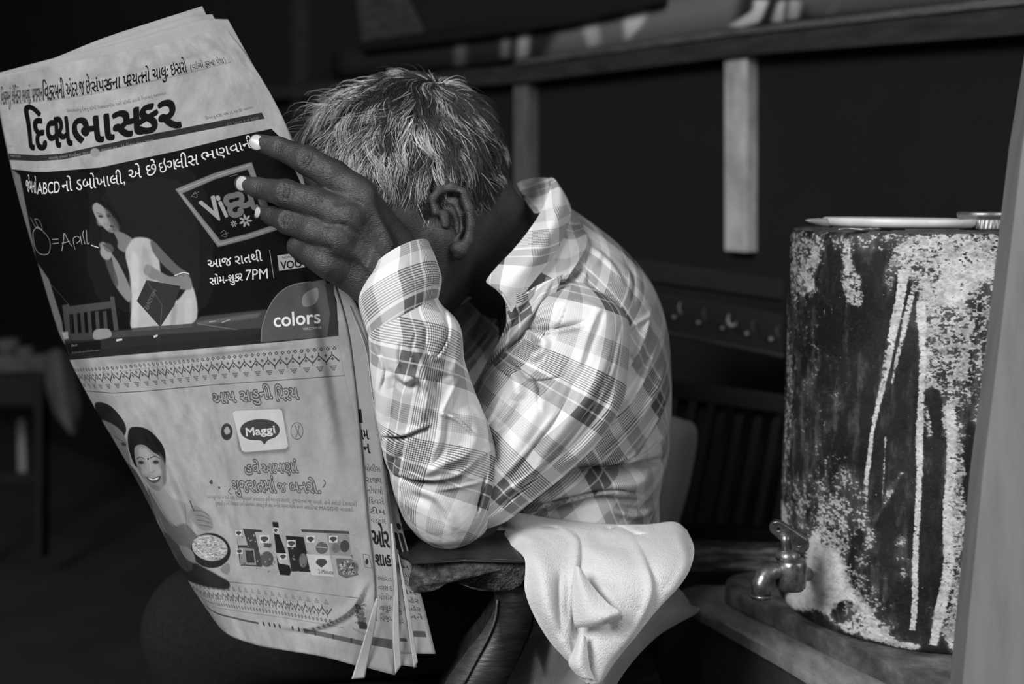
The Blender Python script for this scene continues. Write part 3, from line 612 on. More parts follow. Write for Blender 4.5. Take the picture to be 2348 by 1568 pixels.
o = mesh_obj('barrel', V, grid_faces(nz, na + 1)[:, ::-1] if False else grid_faces(nz, na + 1), mD, dm, uv)
lathe('top', [(.0001, -.006), (DR - .012, -.006), (DR - .009, .0005), (DR - .005, .0005), (DR - .004, -.003)], (DC[0], DC[1], ZT), mat_noise('drum_top', .03, .09, 40, .5), dm, 96)
lathe('bottom', [(DR - .004, .004), (DR - .006, 0.0005), (.0001, .0005)], (DC[0], DC[1], ZB), M['stool_side'], dm, 96)
# tap: parts body, cap nut, stem, handle, spout
TD = 1.10
def T(x, y, dd=0): return P(x, y, TD + dd)
tp = thing('brass_tap', tuple(T(1812, 1320)), 'old metal tap with three-hole handle at the drum foot', 'tap')
zb = T(1813, 1350)
def px2m(v, D=TD): return v * 1.16 * D / F
lathe('tap_body', [(.0001, 0), (px2m(24), 0), (px2m(29), px2m(6)), (px2m(30), px2m(20)), (px2m(30), px2m(50)), (px2m(27), px2m(58)), (px2m(24), px2m(62)), (.0001, px2m(63))], zb, M['brass'], tp, 40)
lathe('cap_nut', [(.0001, 0), (px2m(24), 0), (px2m(25), px2m(6)), (px2m(22), px2m(16)), (px2m(14), px2m(20)), (.0001, px2m(21))], T(1806, 1282), M['brass'], tp, 8)
tube('stem', [T(1803, 1268), T(1801, 1240), T(1800, 1225)], [px2m(10), px2m(9), px2m(11)], M['brass'], tp)
bm = bmesh.new(); c0 = np.array([1808., 1228.]); ax_ = np.array([.80, .60]) / 1.0; nn = np.array([-.60, .80])
holes = [-25, 0, 25]; outer = []
for a_ in np.linspace(-90, 90, 9): outer.append((27 + 17*math.cos(math.radians(a_)), 17*math.sin(math.radians(a_))))
for a_ in np.linspace(90, 270, 9): outer.append((-27 + 14*math.cos(math.radians(a_)), 14*math.sin(math.radians(a_))))
cvh = bpy.data.curves.new('handle', 'CURVE'); cvh.dimensions = '2D'; cvh.fill_mode = 'BOTH'; cvh.extrude = .0016; cvh.bevel_depth = .0011; cvh.bevel_resolution = 2
for lst in [outer] + [[(hx + 6*math.cos(q), 6*math.sin(q)) for q in np.linspace(0, -2*math.pi, 12, endpoint=False)] for hx in holes]:
    sp = cvh.splines.new('POLY'); sp.points.add(len(lst) - 1); sp.use_cyclic_u = True
    for p_, (x_, y_) in zip(sp.points, lst): p_.co = (px2m(x_), px2m(y_), 0, 1)
oh = bpy.data.objects.new('h', cvh); COL.objects.link(oh); bpy.context.view_layer.update(); meh = bpy.data.meshes.new_from_object(oh.evaluated_get(bpy.context.evaluated_depsgraph_get())); bpy.data.objects.remove(oh)
hd = bpy.data.objects.new('handle', meh); meh.materials.clear(); meh.materials.append(M['brass']); link(hd, tp)
X_ = Vector(RT * .80 - UP * .60); Y_ = Vector(RT * .5 + UP * .75 - FWD * .45); Y_ = (Y_ - X_ * Y_.dot(X_)).normalized(); Z_ = X_.cross(Y_)
R_ = Matrix((X_, Y_, Z_)).transposed().to_4x4(); hd.matrix_parent_inverse = Matrix(); hd.matrix_local = Matrix.Translation(Vector(T(1808, 1228)) - Vector(tp.location)) @ R_
tube('spout', [T(*q) for q in [(1800, 1318, 0), (1785, 1308, -.004), (1768, 1309, -.008), (1753, 1320, -.011), (1745, 1338, -.012), (1746, 1366, -.012)]], [px2m(v) for v in (16, 17, 19, 19, 19, 20)], M['brass'], tp, 20)
tube('spout_lip', [T(1746, 1363, -.012), T(1746, 1372, -.012)], [px2m(21), px2m(20)], M['brass'], tp, 20)
tube('inlet_pipe', [T(1815, 1318, .0), T(1850, 1316, .05)], px2m(15), M['brass'], tp, 20)
# things on the drum
zt = ZT + .001
dt = thing('flat_dish', tuple(P(2010, 505, 1.15)), 'flat white shallow dish with pointed grey tip lying on the drum', 'dish')
c0 = P(2021, 500, 1.19); cz = ZT + .0085
V = []; n_ = 96; th = np.linspace(0, 2*np.pi, n_, endpoint=False); prof2 = [(.03, -.0035), (.060, -.0035), (.068, -.001), (.072, .0035), (.0745, .0042), (.0745, .0022), (.0725, .0015), (.069, -.002), (.060, -.0045), (.03, -.0045)]
prof2 = [(.0001, .0025), (.066, .0022), (.070, .0038), (.0728, .0030), (.0725, -.0015), (.070, -.0045), (.064, -.0055), (.0001, -.0055)]
for r, z in prof2: V.append(np.stack([c0[0] + r*np.cos(th), DC[1] - .045 + r*np.sin(th), cz + z + (r*np.cos(th)) * (-.01) + .03 * (r*np.cos(th) - .02)**2 * 10 * .1], 1))
mesh_obj('dish_bowl', np.concatenate(V), grid_faces(len(prof2), n_, True), M['dish'], dt)
yy_ = DC[1] - .05; xl = c0[0] - .071
tube('tip', [(xl + .004, yy_, cz - .0008), (xl - .001, yy_, cz - .0005), (xl - .003, yy_, cz - .0004), (xl - .010, yy_, cz + .0004), (xl - .018, yy_, cz + .0012), (xl - .023, yy_, cz + .0018)], [.0045, .0048, .004, .0035, .0022, .0006], M['dish_tip'], dt, 16)
for k_ in range(2):
    o = tube('twisted_cord', [(P(1880 + 30*k_ + i*16, 500, 1.15)[0], DC[1] - .10 + .004*math.sin(i*1.3 + k_), ZT + .0018 + .0012*abs(math.sin(i*1.1 + k_))) for i in range(8)], .0012, M['lid_metal'], None, 8)
    tag(o, ['loose grey cord end under the dish, its left piece', 'loose grey cord end under the dish, its right piece'][k_], 'cord', 'cord pieces under the dish')
jl = thing('jar_lid', (P(2253, 520, 1.13)[0], DC[1] - .06, ZT + .001), 'small ribbed metal jar lid on top of the drum by the pole', 'lid')
lathe('lid_body', [(.0001, 0), (.0235, 0), (.0245, .001), (.0245, .002), (.0245, .0095), (.0240, .011), (.0255, .012), (.0265, .014), (.0265, .0165), (.0255, .0175), (.0245, .0170), (.0001, .0165)], tuple(jl.location), M['lid_metal'], jl, 160, flute=(3, 4))
# near pole at the right edge
pp = [(2500, -450), (2400, 0), (2345, 330), (2318, 560), (2290, 800), (2252, 1100), (2207, 1568), (2188, 1800), (2105, 3150)]
q = [P(x, y, .86) for x, y in pp]; q2 = [P(x + 330, y, .86) for x, y in pp]
o = prism('leaning_pole', q + q2[::-1], (0.005, .035, 0), M['pole'], None, .004, 3, False); tag(o, 'grey painted wooden pole leaning at the right edge before the drum', 'pole')
# ------------------------------------------------------------------ newspaper
NU = [0, .12, .33, .58, .82, 1.0]; NV = [0, .068, .17, .36, .515, .572, .748, .915, 1.0]
NP = [[(-22, 178), (80, 157), (245, 126), (378, 100), (462, 79), (514, 60)],
      [(-5, 240), (100, 232), (240, 213), (400, 172), (510, 142), (566, 128)],
      [(22, 368), (85, 371), (200, 355), (360, 320), (545, 285), (645, 262)],
      [(85, 600), (140, 605), (270, 600), (430, 588), (600, 573), (736, 562)],
      [(160, 826), (205, 822), (320, 812), (470, 798), (650, 782), (800, 768)],
      [(196, 896), (235, 901), (360, 893), (490, 880), (660, 868), (812, 858)],
      [(315, 1105), (345, 1115), (435, 1125), (545, 1137), (690, 1152), (840, 1168)],
      [(430, 1330), (458, 1347), (520, 1355), (620, 1367), (735, 1385), (858, 1402)],
      [(490, 1420), (512, 1447), (572, 1474), (655, 1491), (748, 1507), (838, 1532)]]
DU = np.array([.090, .035, .012, .0, -.002, .006]); DV = np.array([1.045, 1.04, 1.035, 1.03, 1.02, 1.014, .993, .972, .961])
def news_rows(k=0):
    rows = []
    for j, r in enumerate(NP):
        row = []
        for i, (x, y) in enumerate(r): row.append([x, y, DV[j] + DU[i] + .0035 * k])
        rows.append(row)
    R = np.array(rows)
    if k:
        rc = {1: {3: (740, 561), 4: (842, 764), 5: (853, 855), 6: (891, 1165), 7: (908, 1392), 8: (906, 1548)},
              2: {3: (742, 561), 4: (846, 764), 5: (857, 855), 6: (897, 1165), 7: (930, 1402), 8: (956, 1530)},
              3: {3: (744, 561), 4: (850, 764), 5: (860, 855), 6: (912, 1165), 7: (974, 1396), 8: (999, 1499)}}[k]
        for j, (x, y) in rc.items(): R[j, 5, :2] = (x, y); R[j, 4, :2] += .35 * (np.array([x, y]) - NP[j][5]); R[j, 5, 2] += .004 * k * (j > 5)
        dt_ = {1: (10, 8, -22), 2: (-2, 2, -30), 3: (-40, 0, -36)}[k]
        top = {1: [(-22, 172), (90, 142), (250, 103), (380, 68), (470, 45), (523, 44)], 2: [(-22, 172), (80, 146), (240, 98), (370, 58), (440, 36), (487, 33)], 3: [(-22, 172), (80, 148), (225, 92), (350, 50), (420, 28), (464, 14)]}[k]
        for i in range(6): R[0, i, :2] = top[i]
        R[1, 5, :2] = {1: (569, 128), 2: (550, 140), 3: (530, 150)}[k]; R[:, 0, 0] += 2 * k
        R[2:4, 5, 0] -= 4
    return R
NG = patch(news_rows(0), NU, NV, 121, 221)
CW, CH = 1300, 2100
def news_inv(pts):                                   # photo point -> place on the printed sheet
    pts = np.asarray(pts, float); g = NG[..., :2]; out = np.zeros((len(pts), 2))
    for n, p in enumerate(pts):
        pass
    d = ((g[None, ::4, ::4] - pts[:, None, None]) ** 2).sum(-1).reshape(len(pts), -1); k = d.argmin(1); nc = g[::4, ::4].shape[1]
    v = (k // nc) * 4.0; u = (k % nc) * 4.0
    def ev(u, v):
        i = np.clip(v.astype(int), 0, 219); j = np.clip(u.astype(int), 0, 119); a, b = (v - i)[:, None], (u - j)[:, None]
        return g[i, j]*(1-a)*(1-b) + g[i, j+1]*(1-a)*b + g[i+1, j]*a*(1-b) + g[i+1, j+1]*a*b, (g[i, j+1]-g[i, j])*(1-a) + (g[i+1, j+1]-g[i+1, j])*a, (g[i+1, j]-g[i, j])*(1-b) + (g[i+1, j+1]-g[i, j+1])*b
    for _ in range(10):
        q, du, dv = ev(u, v); e = pts - q; det = du[:, 0]*dv[:, 1] - du[:, 1]*dv[:, 0]; det = np.where(abs(det) < 1e-6, 1e-6, det)
        u = np.clip(u + np.clip((e[:, 0]*dv[:, 1] - e[:, 1]*dv[:, 0]) / det, -8, 8), -3, 123); v = np.clip(v + np.clip((du[:, 0]*e[:, 1] - du[:, 1]*e[:, 0]) / det, -8, 8), -3, 223)
    return np.stack([u / 120 * CW, v / 220 * CH], 1)
PAPER, INK = .295, .005
def news_canvas():
    cv = Canvas(CW, CH, PAPER); ni = news_inv
    n = value_noise(CH, CW, 30, 20, 21, 5); n = (n - n.mean()) / n.std(); n2 = value_noise(CH, CW, 500, 320, 22, 2); cv.a *= 1 + .045*n + .05*(n2 - .5)
    def poly(p, v, al=1, bl=0, n=6): cv.blend(cv.mask(edges(ni(dens(p, True, n)))), v, al, bl)
    def blobp(p, v, al=1, bl=0): cv.blend(cv.mask(edges(ni(spl(p, True, 6)))), v, al, bl)
    def line(p, w, v, al=1): cv.blend(cv.mask(edges(stroke(ni(dens(p, False, 8)), w))), v, al)
    def curve(p, w, v, al=1): cv.blend(cv.mask(edges(stroke(ni(spl(p, False, 6)), w))), v, al)
    def txt(s, BL, BR, TR, TL, v=INK, off=0., al=1, cap=.70): text_quad(cv, s, BL, BR, TR, TL, v, ni, off, cap, al)
    # masthead
    txt('વિક્રમનું લેન્ડિંગ ભાળ્યું, પ્રજ્ઞાન', (2, 240), (97, 231), (97, 196), (2, 207), off=.012); txt('વિક્રમની અંદર જ છે;', (97, 231), (211, 213), (208, 178), (97, 193), off=.014)
    txt('સંપર્કના પ્રયત્નો ચાલુ: ઇસરો', (211, 212), (429, 165), (424, 137), (208, 184), off=.018); txt('(વાંચો ફ્રન્ટ પેજ)', (436, 161), (519, 144), (515, 131), (434, 147), off=.0)
    line([(0, 241), (110, 231), (215, 215), (430, 168), (530, 142)], 1.6, .1); txt('સમાચારોનું દેશનું સૌથી વિશ્વસનીય અને સૌથી ઝડપી વિકસતું અખબાર', (154, 258), (381, 217), (379, 210), (152, 250), off=.0, al=.9)
    txt('દિવ્ય', (64, 343), (166, 332), (158, 270), (56, 276), off=.027, cap=.58); txt('ભાસ્કર', (168, 333), (416, 290), (402, 232), (162, 279), off=.030, cap=.56)
    txt('કિંમત રૂ.4.00, વર્ષ 15, અંક 201 મહાનગર 1', (472, 275), (582, 248), (580, 242), (470, 268), off=.006)
    poly([(20, 352), (85, 356), (143, 352), (341, 309), (600, 258), (607, 272), (341, 324), (143, 366), (85, 370), (22, 367)], .022)
    txt('ભાવનગર, સોમવાર, 9 સપ્ટેમ્બર, 2019', (112, 366), (203, 354), (203, 347), (112, 359), .2); txt('ભાદરવા સુદ - 11 વિક્રમ સંવત 2075', (232, 348), (352, 326), (352, 319), (232, 341), .2)
    txt('12 પાના + 4 કળશ', (520, 290), (594, 273), (592, 266), (519, 283), .12); blobp(ell(218, 350, 11, 10), .22, 1, 1); txt('ભાવનગર', (20, 337), (32, 337), (32, 333), (20, 333), al=.8)
    txt('શ્રાવણ', (24, 359), (48, 361), (48, 356), (24, 355), .2)
    # upper picture advertisement
    top = [(28, 388), (80, 394), (110, 394), (230, 384), (410, 345), (545, 312), (622, 295), (640, 312), (690, 420), (728, 560), (772, 690), (776, 770)]
    bot = [(640, 784), (450, 800), (250, 817), (160, 825), (120, 738), (85, 600), (68, 540)]
    poly(top + bot, .0055, 1, 0, 10)
    blobp([(230, 420), (420, 400), (470, 560), (440, 700), (260, 620)], .016, .5, 30)
    poly([(30, 390), (46, 402), (84, 600), (112, 640), (142, 735), (150, 790), (120, 738), (82, 600), (60, 520)], .16, .85, 2)
    line([(46, 402), (84, 600), (98, 630), (160, 700), (170, 800)], 1.5, .1, .7)
    CH_ = .62
    txt('જેમનો', (60, 438), (84, 444), (84, 413), (60, 408), CH_, .0); txt('ABCD', (86, 445), (139, 441), (138, 414), (86, 418), CH_, .0); txt('નો ડબો', (143, 440), (221, 431), (219, 403), (141, 412), CH_); txt('ખાલી,', (222, 431), (289, 420), (287, 394), (219, 403), CH_)
    txt('એ છે', (296, 413), (361, 399), (359, 370), (293, 387), CH_); txt('ઇંગ્લીસ', (365, 397), (456, 377), (454, 349), (362, 371), CH_); txt('ભણવાની', (462, 371), (585, 336), (578, 314), (458, 348), CH_)
    # chalk lines
    curve([(85, 520), (76, 535), (82, 570), (95, 583), (112, 580), (115, 555), (104, 535), (85, 520), (95, 525), (102, 535)], 2.5, .33, .8); curve([(70, 498), (82, 520), (97, 525), (90, 505), (80, 503), (88, 520)], 2, .3, .8)
    line([(120, 549), (134, 548)], 2.5, .3); line([(121, 559), (135, 557)], 2.5, .3)
    curve([(142, 575), (146, 550), (148, 535), (158, 555), (166, 565)], 2.5, .35); line([(142, 558), (160, 553)], 2.2, .35); curve([(172, 572), (168, 548), (178, 542), (184, 550), (176, 558)], 2.2, .33); line([(188, 562), (184, 540)], 2.2, .33); curve([(195, 560), (190, 538), (192, 528)], 2.2, .33); curve([(198, 527), (200, 558), (205, 556)], 2.2, .33)
    # teacher
    blobp([(212, 462), (228, 458), (252, 470), (272, 495), (290, 525), (312, 548), (304, 556), (285, 550), (262, 555), (240, 530), (218, 500)], .008, 1, 1)
    blobp(ell(300, 600, 80, 90), .02, .3, 40); blobp([(214, 470), (222, 465), (236, 474), (250, 490), (258, 508), (272, 528), (260, 533), (248, 530), (232, 515), (220, 498), (213, 480)], .24, 1, 2)
    blobp([(240, 478), (256, 490), (270, 512), (274, 528), (262, 533), (252, 512)], .07, .85, 4); blobp(ell(230, 508, 7, 9), .32, .6, 4); blobp(ell(231, 495, 7, 4), .08, .6, 2); blobp(ell(249, 496, 6, 4), .06, .6, 2); blobp(ell(243, 506, 3, 8, -.3), .3, .5, 2); blobp(ell(255, 528, 8, 4), .08, .6, 3)
    line([(221, 487), (233, 491)], 2.6, .02, .9); line([(243, 492), (253, 490)], 2.6, .02, .8); blobp(ell(231, 496, 5, 2.6, .3), .02, .9, 1); blobp(ell(250, 495, 4.2, 2.3, .1), .02, .9, 1); curve([(240, 498), (246, 508), (249, 512), (244, 514)], 2, .09, .7)
    blobp(ell(257, 519, 6, 2.8, .2), .05, .95, 1); curve([(212, 466), (226, 461), (246, 474), (262, 500)], 4, .006)
    blobp([(262, 532), (282, 534), (304, 548), (318, 565), (296, 580), (272, 570), (270, 552)], .15, 1, 2)
    body = [(296, 560), (312, 545), (346, 550), (362, 580), (372, 640), (402, 690), (440, 655), (446, 740), (350, 748), (303, 754), (303, 700), (300, 640), (288, 585)]
    blobp(body, .36, 1, 2); blobp([(300, 590), (318, 600), (316, 740), (304, 745)], .5, .6, 5); blobp([(330, 560), (348, 600), (352, 640), (338, 650), (325, 600)], .26, .6, 5); blobp([(395, 700), (405, 700), (402, 745), (392, 745)], .2, .6, 4); blobp([(425, 690), (440, 690), (440, 740), (425, 742)], .46, .5, 4)
    blobp([(345, 552), (356, 556), (378, 580), (410, 612), (434, 628), (424, 640), (398, 628), (366, 598), (350, 575)], .10, 1, 2); curve([(400, 632), (420, 625), (434, 628)], 3, .6)
    blobp([(402, 634), (430, 630), (440, 650), (436, 664), (405, 660), (372, 648), (345, 638), (334, 622), (342, 608), (360, 618), (384, 632)], .17, 1, 2); blobp(ell(338, 618, 8, 12, .3), .2, 1, 1)
    blobp([(228, 560), (240, 556), (252, 580), (258, 600), (262, 640), (268, 660), (292, 690), (300, 688), (302, 672), (290, 640), (272, 604), (258, 584), (246, 570), (234, 572)], .19, 1, 2)
    blobp([(238, 585), (252, 590), (270, 640), (268, 658), (256, 640)], .06, .9, 2); blobp(ell(243, 580, 12, 16, -.5), .24, 1, 2); blobp(ell(249, 568, 9, 13, -.9), .08, .8, 2); line([(209, 562), (226, 568)], 4, .5); line([(236, 560), (258, 574)], 6, .06)
    poly([(336, 642), (414, 656), (400, 700), (368, 750), (314, 690)], .028); line([(336, 642), (372, 700), (368, 750)], 2, .09); txt('ENGLISH', (331, 706), (353, 662), (360, 666), (339, 712), .12)
    # chair, desk and chalk
    for q in ([(143, 700), (158, 697), (162, 770), (152, 772)], [(252, 680), (262, 680), (272, 756), (262, 758)]): poly(q, .06, .9, 1)
    poly([(145, 704), (258, 690), (258, 706), (150, 722)], .055, .9, 1)
    for x in (168, 184, 200, 218, 236): poly([(x, 714), (x+8, 713), (x+12, 766), (x+4, 767)], .05, .9, 1)
    poly([(145, 766), (255, 760), (300, 756), (440, 742), (460, 726), (612, 710), (600, 756), (580, 768), (400, 785), (160, 806)], .045, 1, 2); poly([(450, 738), (600, 716), (590, 728), (455, 746)], .12, .6, 2); line([(452, 742), (550, 757)], 2.5, .14); poly([(303, 752), (440, 742), (440, 750), (303, 760)], .07)
    poly([(150, 782), (590, 752), (776, 735), (776, 770), (640, 784), (450, 800), (160, 825)], .018, .9, 1); blobp([(215, 762), (224, 755), (250, 755), (254, 772), (218, 778)], .22, 1, 1); poly([(142, 762), (156, 760), (158, 776), (148, 778)], .3, 1, 1)
    poly([(267, 778), (280, 776), (281, 780), (267, 783)], .5); poly([(352, 770), (362, 767), (362, 771), (354, 775)], .5); line([(480, 738), (495, 736)], 3, .3); line([(508, 740), (528, 732)], 3, .3)
    poly([(152, 788), (232, 780), (232, 806), (160, 812)], .008); txt('Best', (164, 795), (178, 793), (178, 787), (164, 789), .2); txt('.facebook.com/fullScreen', (164, 811), (230, 804), (230, 800), (164, 806), .14)
    # chalkboard sign
    fr = [(402, 434), (490, 398), (577, 372), (600, 440), (640, 525), (570, 548), (500, 566)]; inn = [(418, 443), (495, 410), (568, 388), (590, 440), (622, 518), (568, 536), (506, 552)]
    cv.blend(cv.mask(np.concatenate([edges(ni(dens(fr))), edges(ni(dens(inn)))])), .17, 1, 1)
    for s_ in (.98, 1.0): line([(408, 438), (500, 402), (574, 378)], 2, .34, .6); line([(412, 442), (503, 560)], 2, .32, .6); line([(503, 560), (640, 520)], 2, .3, .6)
    txt('Vi', (490, 508), (524, 494), (502, 442), (455, 462), .30, .035, 1, .72); txt('દ્યા', (522, 502), (612, 470), (598, 428), (508, 450), .13, .035, 1, .62)
    for cx, cy, R_, v in ((563, 506, 15, .32), (536, 513, 8, .26), (588, 495, 6, .2)):
        for k_ in range(7): a_ = k_ * .8976; blobp(ell(cx + R_*.6*math.cos(a_), cy + R_*.6*math.sin(a_), R_*.42, R_*.17, a_, 8), v, .9)
    curve([(438, 452), (448, 440), (452, 452), (440, 448), (456, 440)], 1.5, .18, .8); curve([(505, 535), (515, 528), (520, 542), (508, 540), (524, 534)], 1.5, .18, .8); line([(527, 405), (545, 400)], 1.5, .15)
    txt('આજ રાતથી', (477, 615), (602, 598), (600, 580), (475, 597), .66, .008, 1, .6); txt('સોમ-શુક્ર', (481, 654), (557, 643), (556, 626), (480, 638), .66, .008, 1, .6); txt('7PM', (561, 643), (617, 638), (615, 614), (562, 618), .66, .0)
    line([(618, 573), (628, 638)], 2, .3); poly([(636, 586), (690, 578), (700, 612), (640, 621)], .34); txt('VOOT', (645, 617), (706, 610), (704, 593), (643, 600), INK, .03); txt('NONSTOP', (646, 594), (690, 588), (690, 582), (646, 588), INK, .01)
    # round-cornered channel badge
    poly(spl([(600, 784), (602, 750), (614, 710), (636, 675), (668, 655), (705, 648), (745, 640)], False, 5).tolist() + [(752, 660), (776, 770)], .075, 1, 1, 2); curve([(599, 784), (602, 748), (616, 706), (640, 672), (672, 653), (712, 646)], 3, .16)
    poly([(745, 650), (765, 650), (776, 768), (750, 772), (757, 720)], .03, 1, 1)
    blobp([(694, 700), (694, 680), (706, 668), (727, 660), (730, 680), (722, 696), (708, 703)], .19)
    txt('colors', (627, 750), (736, 740), (734, 709), (625, 718), .68, .014, 1, .70); txt('VIACOM18', (694, 757), (737, 754), (737, 748), (694, 751), .4, .02)
    # lower advertisement
    poly([(176, 872), (240, 868), (500, 828), (600, 815), (778, 793), (790, 860), (640, 872), (460, 884), (300, 900), (198, 892)], .25, .35, 3)
    line([(178, 866), (330, 845), (500, 822), (640, 807), (777, 792)], 1.2, .08, .7); line([(777, 792), (790, 862), (822, 1000), (838, 1190)], 1.2, .1, .6); line([(196, 896), (260, 901), (330, 897), (480, 883), (650, 871), (790, 861)], 2.6, .05)
    def band(v0, v1, flip, u0, u1, n):
        for k_ in range(n):
            a_, b_ = u0 + (u1-u0)*k_/n, u0 + (u1-u0)*(k_+1)/n; mx = (a_+b_)/2; H_ = v1 - v0; f = (lambda t: v1 - t*H_) if flip else (lambda t: v0 + t*H_); w_ = b_ - a_
            def q(pl, w2=None, v=.035):
                E = edges(stroke(np.array(pl) * [CW, CH], w2)) if w2 else edges(np.array(pl) * [CW, CH]); cv.blend(cv.mask(E), v, .95)
            for c in (a_ + w_*.25, a_ + w_*.75):
                s_ = w_*.17; t_ = H_*.09; o_ = [(c-s_, f(.10)), (c, f(.10) - t_), (c+s_, f(.10)), (c, f(.10)+t_)]
                cv.blend(cv.mask(np.concatenate([edges(np.array(o_)*[CW, CH]), edges((np.array(o_)-[c, f(.10)])*.45*[CW, CH] + np.array([c, f(.10)])*[CW, CH])])), .04, .95)
            q([(a_, f(.62)), (mx, f(.34)), (b_, f(.62))], 5); q([(mx, f(.36)), (mx, f(.22))], 3.5); q([(a_, f(.62)), (a_, f(.74))], 3.5)
            for c, r in ((mx, .50), (a_ + w_*.02, .36)):
                s_ = w_*.13; t_ = H_*.075; o_ = np.array([(c-s_, f(r)), (c, f(r)-t_), (c+s_, f(r)), (c, f(r)+t_)]); cv.blend(cv.mask(edges(o_*[CW, CH])), .05, .9)
            for yy, xs_ in ((.80, (-.2, -.07, .07, .2)), (.87, (-.13, 0, .13)), (.94, (-.06, .06))):
                for x_ in xs_: cv.blend(cv.mask(edges(ell((mx + x_*w_)*CW, f(yy)*CH, 2.6, 2.6, 0, 8))), .05, .9)
    band(.529, .566, False, .0, .965, 27); band(.905, .944, True, .01, .86, 24)
    u_ = lambda pl: [tuple(p) for p in pl]
    def uvline(pl, w_, v): p = np.array(pl)*[CW, CH]; p = dens(p, False, 8); cv.blend(cv.mask(edges(stroke(p, w_))), v, .95)
    uvline([(0, .900), (.95, .897)], 2.2, .06); uvline([(.0, .947), (.9, .947)], 1.6, .07); uvline([(.03, .958), (.46, .962)], 7, .06)
    for c in (.49, .525, .555, .585, .66, .695): cv.blend(cv.mask(edges(ell(c*CW, .962*CH, 7, 8))), .04)
    uvline([(.72, .963), (.98, .965)], 16, .085)
    for c in (.78, .86, .93): cv.blend(cv.mask(edges(ell(c*CW, .964*CH, 7, 9))), .05)
    # shaded picture panel at left, man, woman, bowl
    poly([(470, 884), (500, 1000), (545, 1290), (560, 1368), (790, 1388), (850, 1190), (820, 1000), (790, 862)], .27, .35, 4)
    blobp([(218, 926), (232, 922), (256, 932), (282, 962), (290, 985), (282, 1000), (262, 980), (240, 975), (224, 950)], .014, 1, 1)
    blobp([(232, 965), (250, 968), (276, 985), (290, 1010), (296, 1040), (300, 1070), (292, 1070), (270, 1030), (250, 995)], .16, 1, 2); curve([(262, 1000), (276, 1008), (284, 1012)], 3, .02, .9); blobp(ell(284, 1018, 6, 4, .5), .03, .9, 1); curve([(286, 1048), (292, 1062), (298, 1068)], 4, .04, .8); blobp([(245, 985), (258, 1000), (270, 1030), (258, 1020)], .06, .6, 3)
    blobp([(290, 1060), (312, 1080), (340, 1130), (360, 1170), (352, 1210), (330, 1150), (305, 1095)], .06, 1, 3)
    blobp([(296, 985), (312, 978), (340, 985), (370, 1015), (380, 1045), (376, 1080), (366, 1070), (330, 1030), (318, 1070), (306, 1060), (294, 1020)], .010, 1, 1)
    blobp([(310, 1025), (330, 1020), (350, 1035), (368, 1048), (379, 1070), (381, 1098), (375, 1118), (364, 1127), (350, 1120), (334, 1102), (320, 1082), (311, 1055)], .20, 1, 1)
    blobp([(318, 1030), (335, 1030), (352, 1045), (362, 1062), (366, 1085), (362, 1105), (350, 1108), (335, 1090), (322, 1066)], .30, .8, 5); blobp(ell(332, 1082, 8, 7), .38, .6, 4); blobp(ell(368, 1082, 6, 7), .32, .5, 4); blobp(ell(343, 1070, 4, 11, -.2), .38, .6, 3)
    blobp([(366, 1040), (380, 1065), (382, 1100), (376, 1112), (371, 1085)], .09, .7, 4); blobp(ell(325, 1060, 9, 6), .12, .6, 3); blobp(ell(358, 1060, 9, 6), .11, .6, 3); blobp(ell(356, 1117, 12, 6, .2), .12, .5, 4)
    curve([(314, 1052), (322, 1048), (333, 1053)], 3, .02); curve([(344, 1050), (356, 1046), (368, 1052)], 3, .02); blobp(ell(324, 1060, 6, 3.6, .2), .02, .95, 1); blobp(ell(358, 1059, 6.5, 3.8, .1), .02, .95, 1); curve([(341, 1062), (343, 1078), (349, 1083), (356, 1079)], 2.4, .12, .8); blobp(ell(340, 1052, 2, 2.5), .02)
    blobp([(335, 1093), (350, 1096), (368, 1090), (366, 1102), (354, 1108), (342, 1102)], .07, 1, 1); blobp([(340, 1095), (352, 1098), (364, 1094), (360, 1099), (348, 1101)], .62)
    blobp([(336, 1110), (350, 1124), (366, 1128), (376, 1118), (395, 1142), (430, 1155), (435, 1180), (440, 1215), (410, 1225), (380, 1190), (352, 1150)], .24, 1, 2)
    blobp([(338, 1118), (352, 1140), (372, 1175), (398, 1205), (425, 1200), (450, 1225), (470, 1240), (440, 1300), (400, 1270), (360, 1190)], .11, 1, 3); curve([(352, 1130), (368, 1160), (385, 1190), (408, 1212)], 3, .04); curve([(424, 1155), (426, 1190), (432, 1215)], 2, .06)
    curve([(366, 1185), (378, 1215), (392, 1240)], 6, .25, .7)
    blobp([(432, 1180), (446, 1160), (470, 1172), (486, 1190), (488, 1210), (474, 1218), (450, 1205)], .20, 1, 2)
    for k_ in range(4): curve([(446 + 3*k_, 1170 + 11*k_), (462 + 3*k_, 1172 + 11*k_), (480 + 2*k_, 1182 + 9*k_)], 2.4, .07, .9)
    curve([(436, 1147), (440, 1160), (446, 1172)], 7, .04)
    blobp([(400, 1290), (420, 1270), (450, 1290), (500, 1318), (526, 1335), (520, 1352), (470, 1345), (430, 1330), (415, 1315)], .020, 1, 3); blobp([(375, 1220), (400, 1240), (440, 1290), (430, 1310), (400, 1280)], .05, .9, 3)
    blobp(ell(483, 1262, 46, 40, .25), .018, 1, 1); blobp([(505, 1305), (522, 1290), (528, 1305), (520, 1318)], .17, 1, 2); blobp([(412, 1250), (440, 1262), (448, 1290), (425, 1278)], .18, 1, 3)
    blobp(ell(481, 1256, 41, 29, .22), .34, 1, 1); R = np.random.default_rng(3)
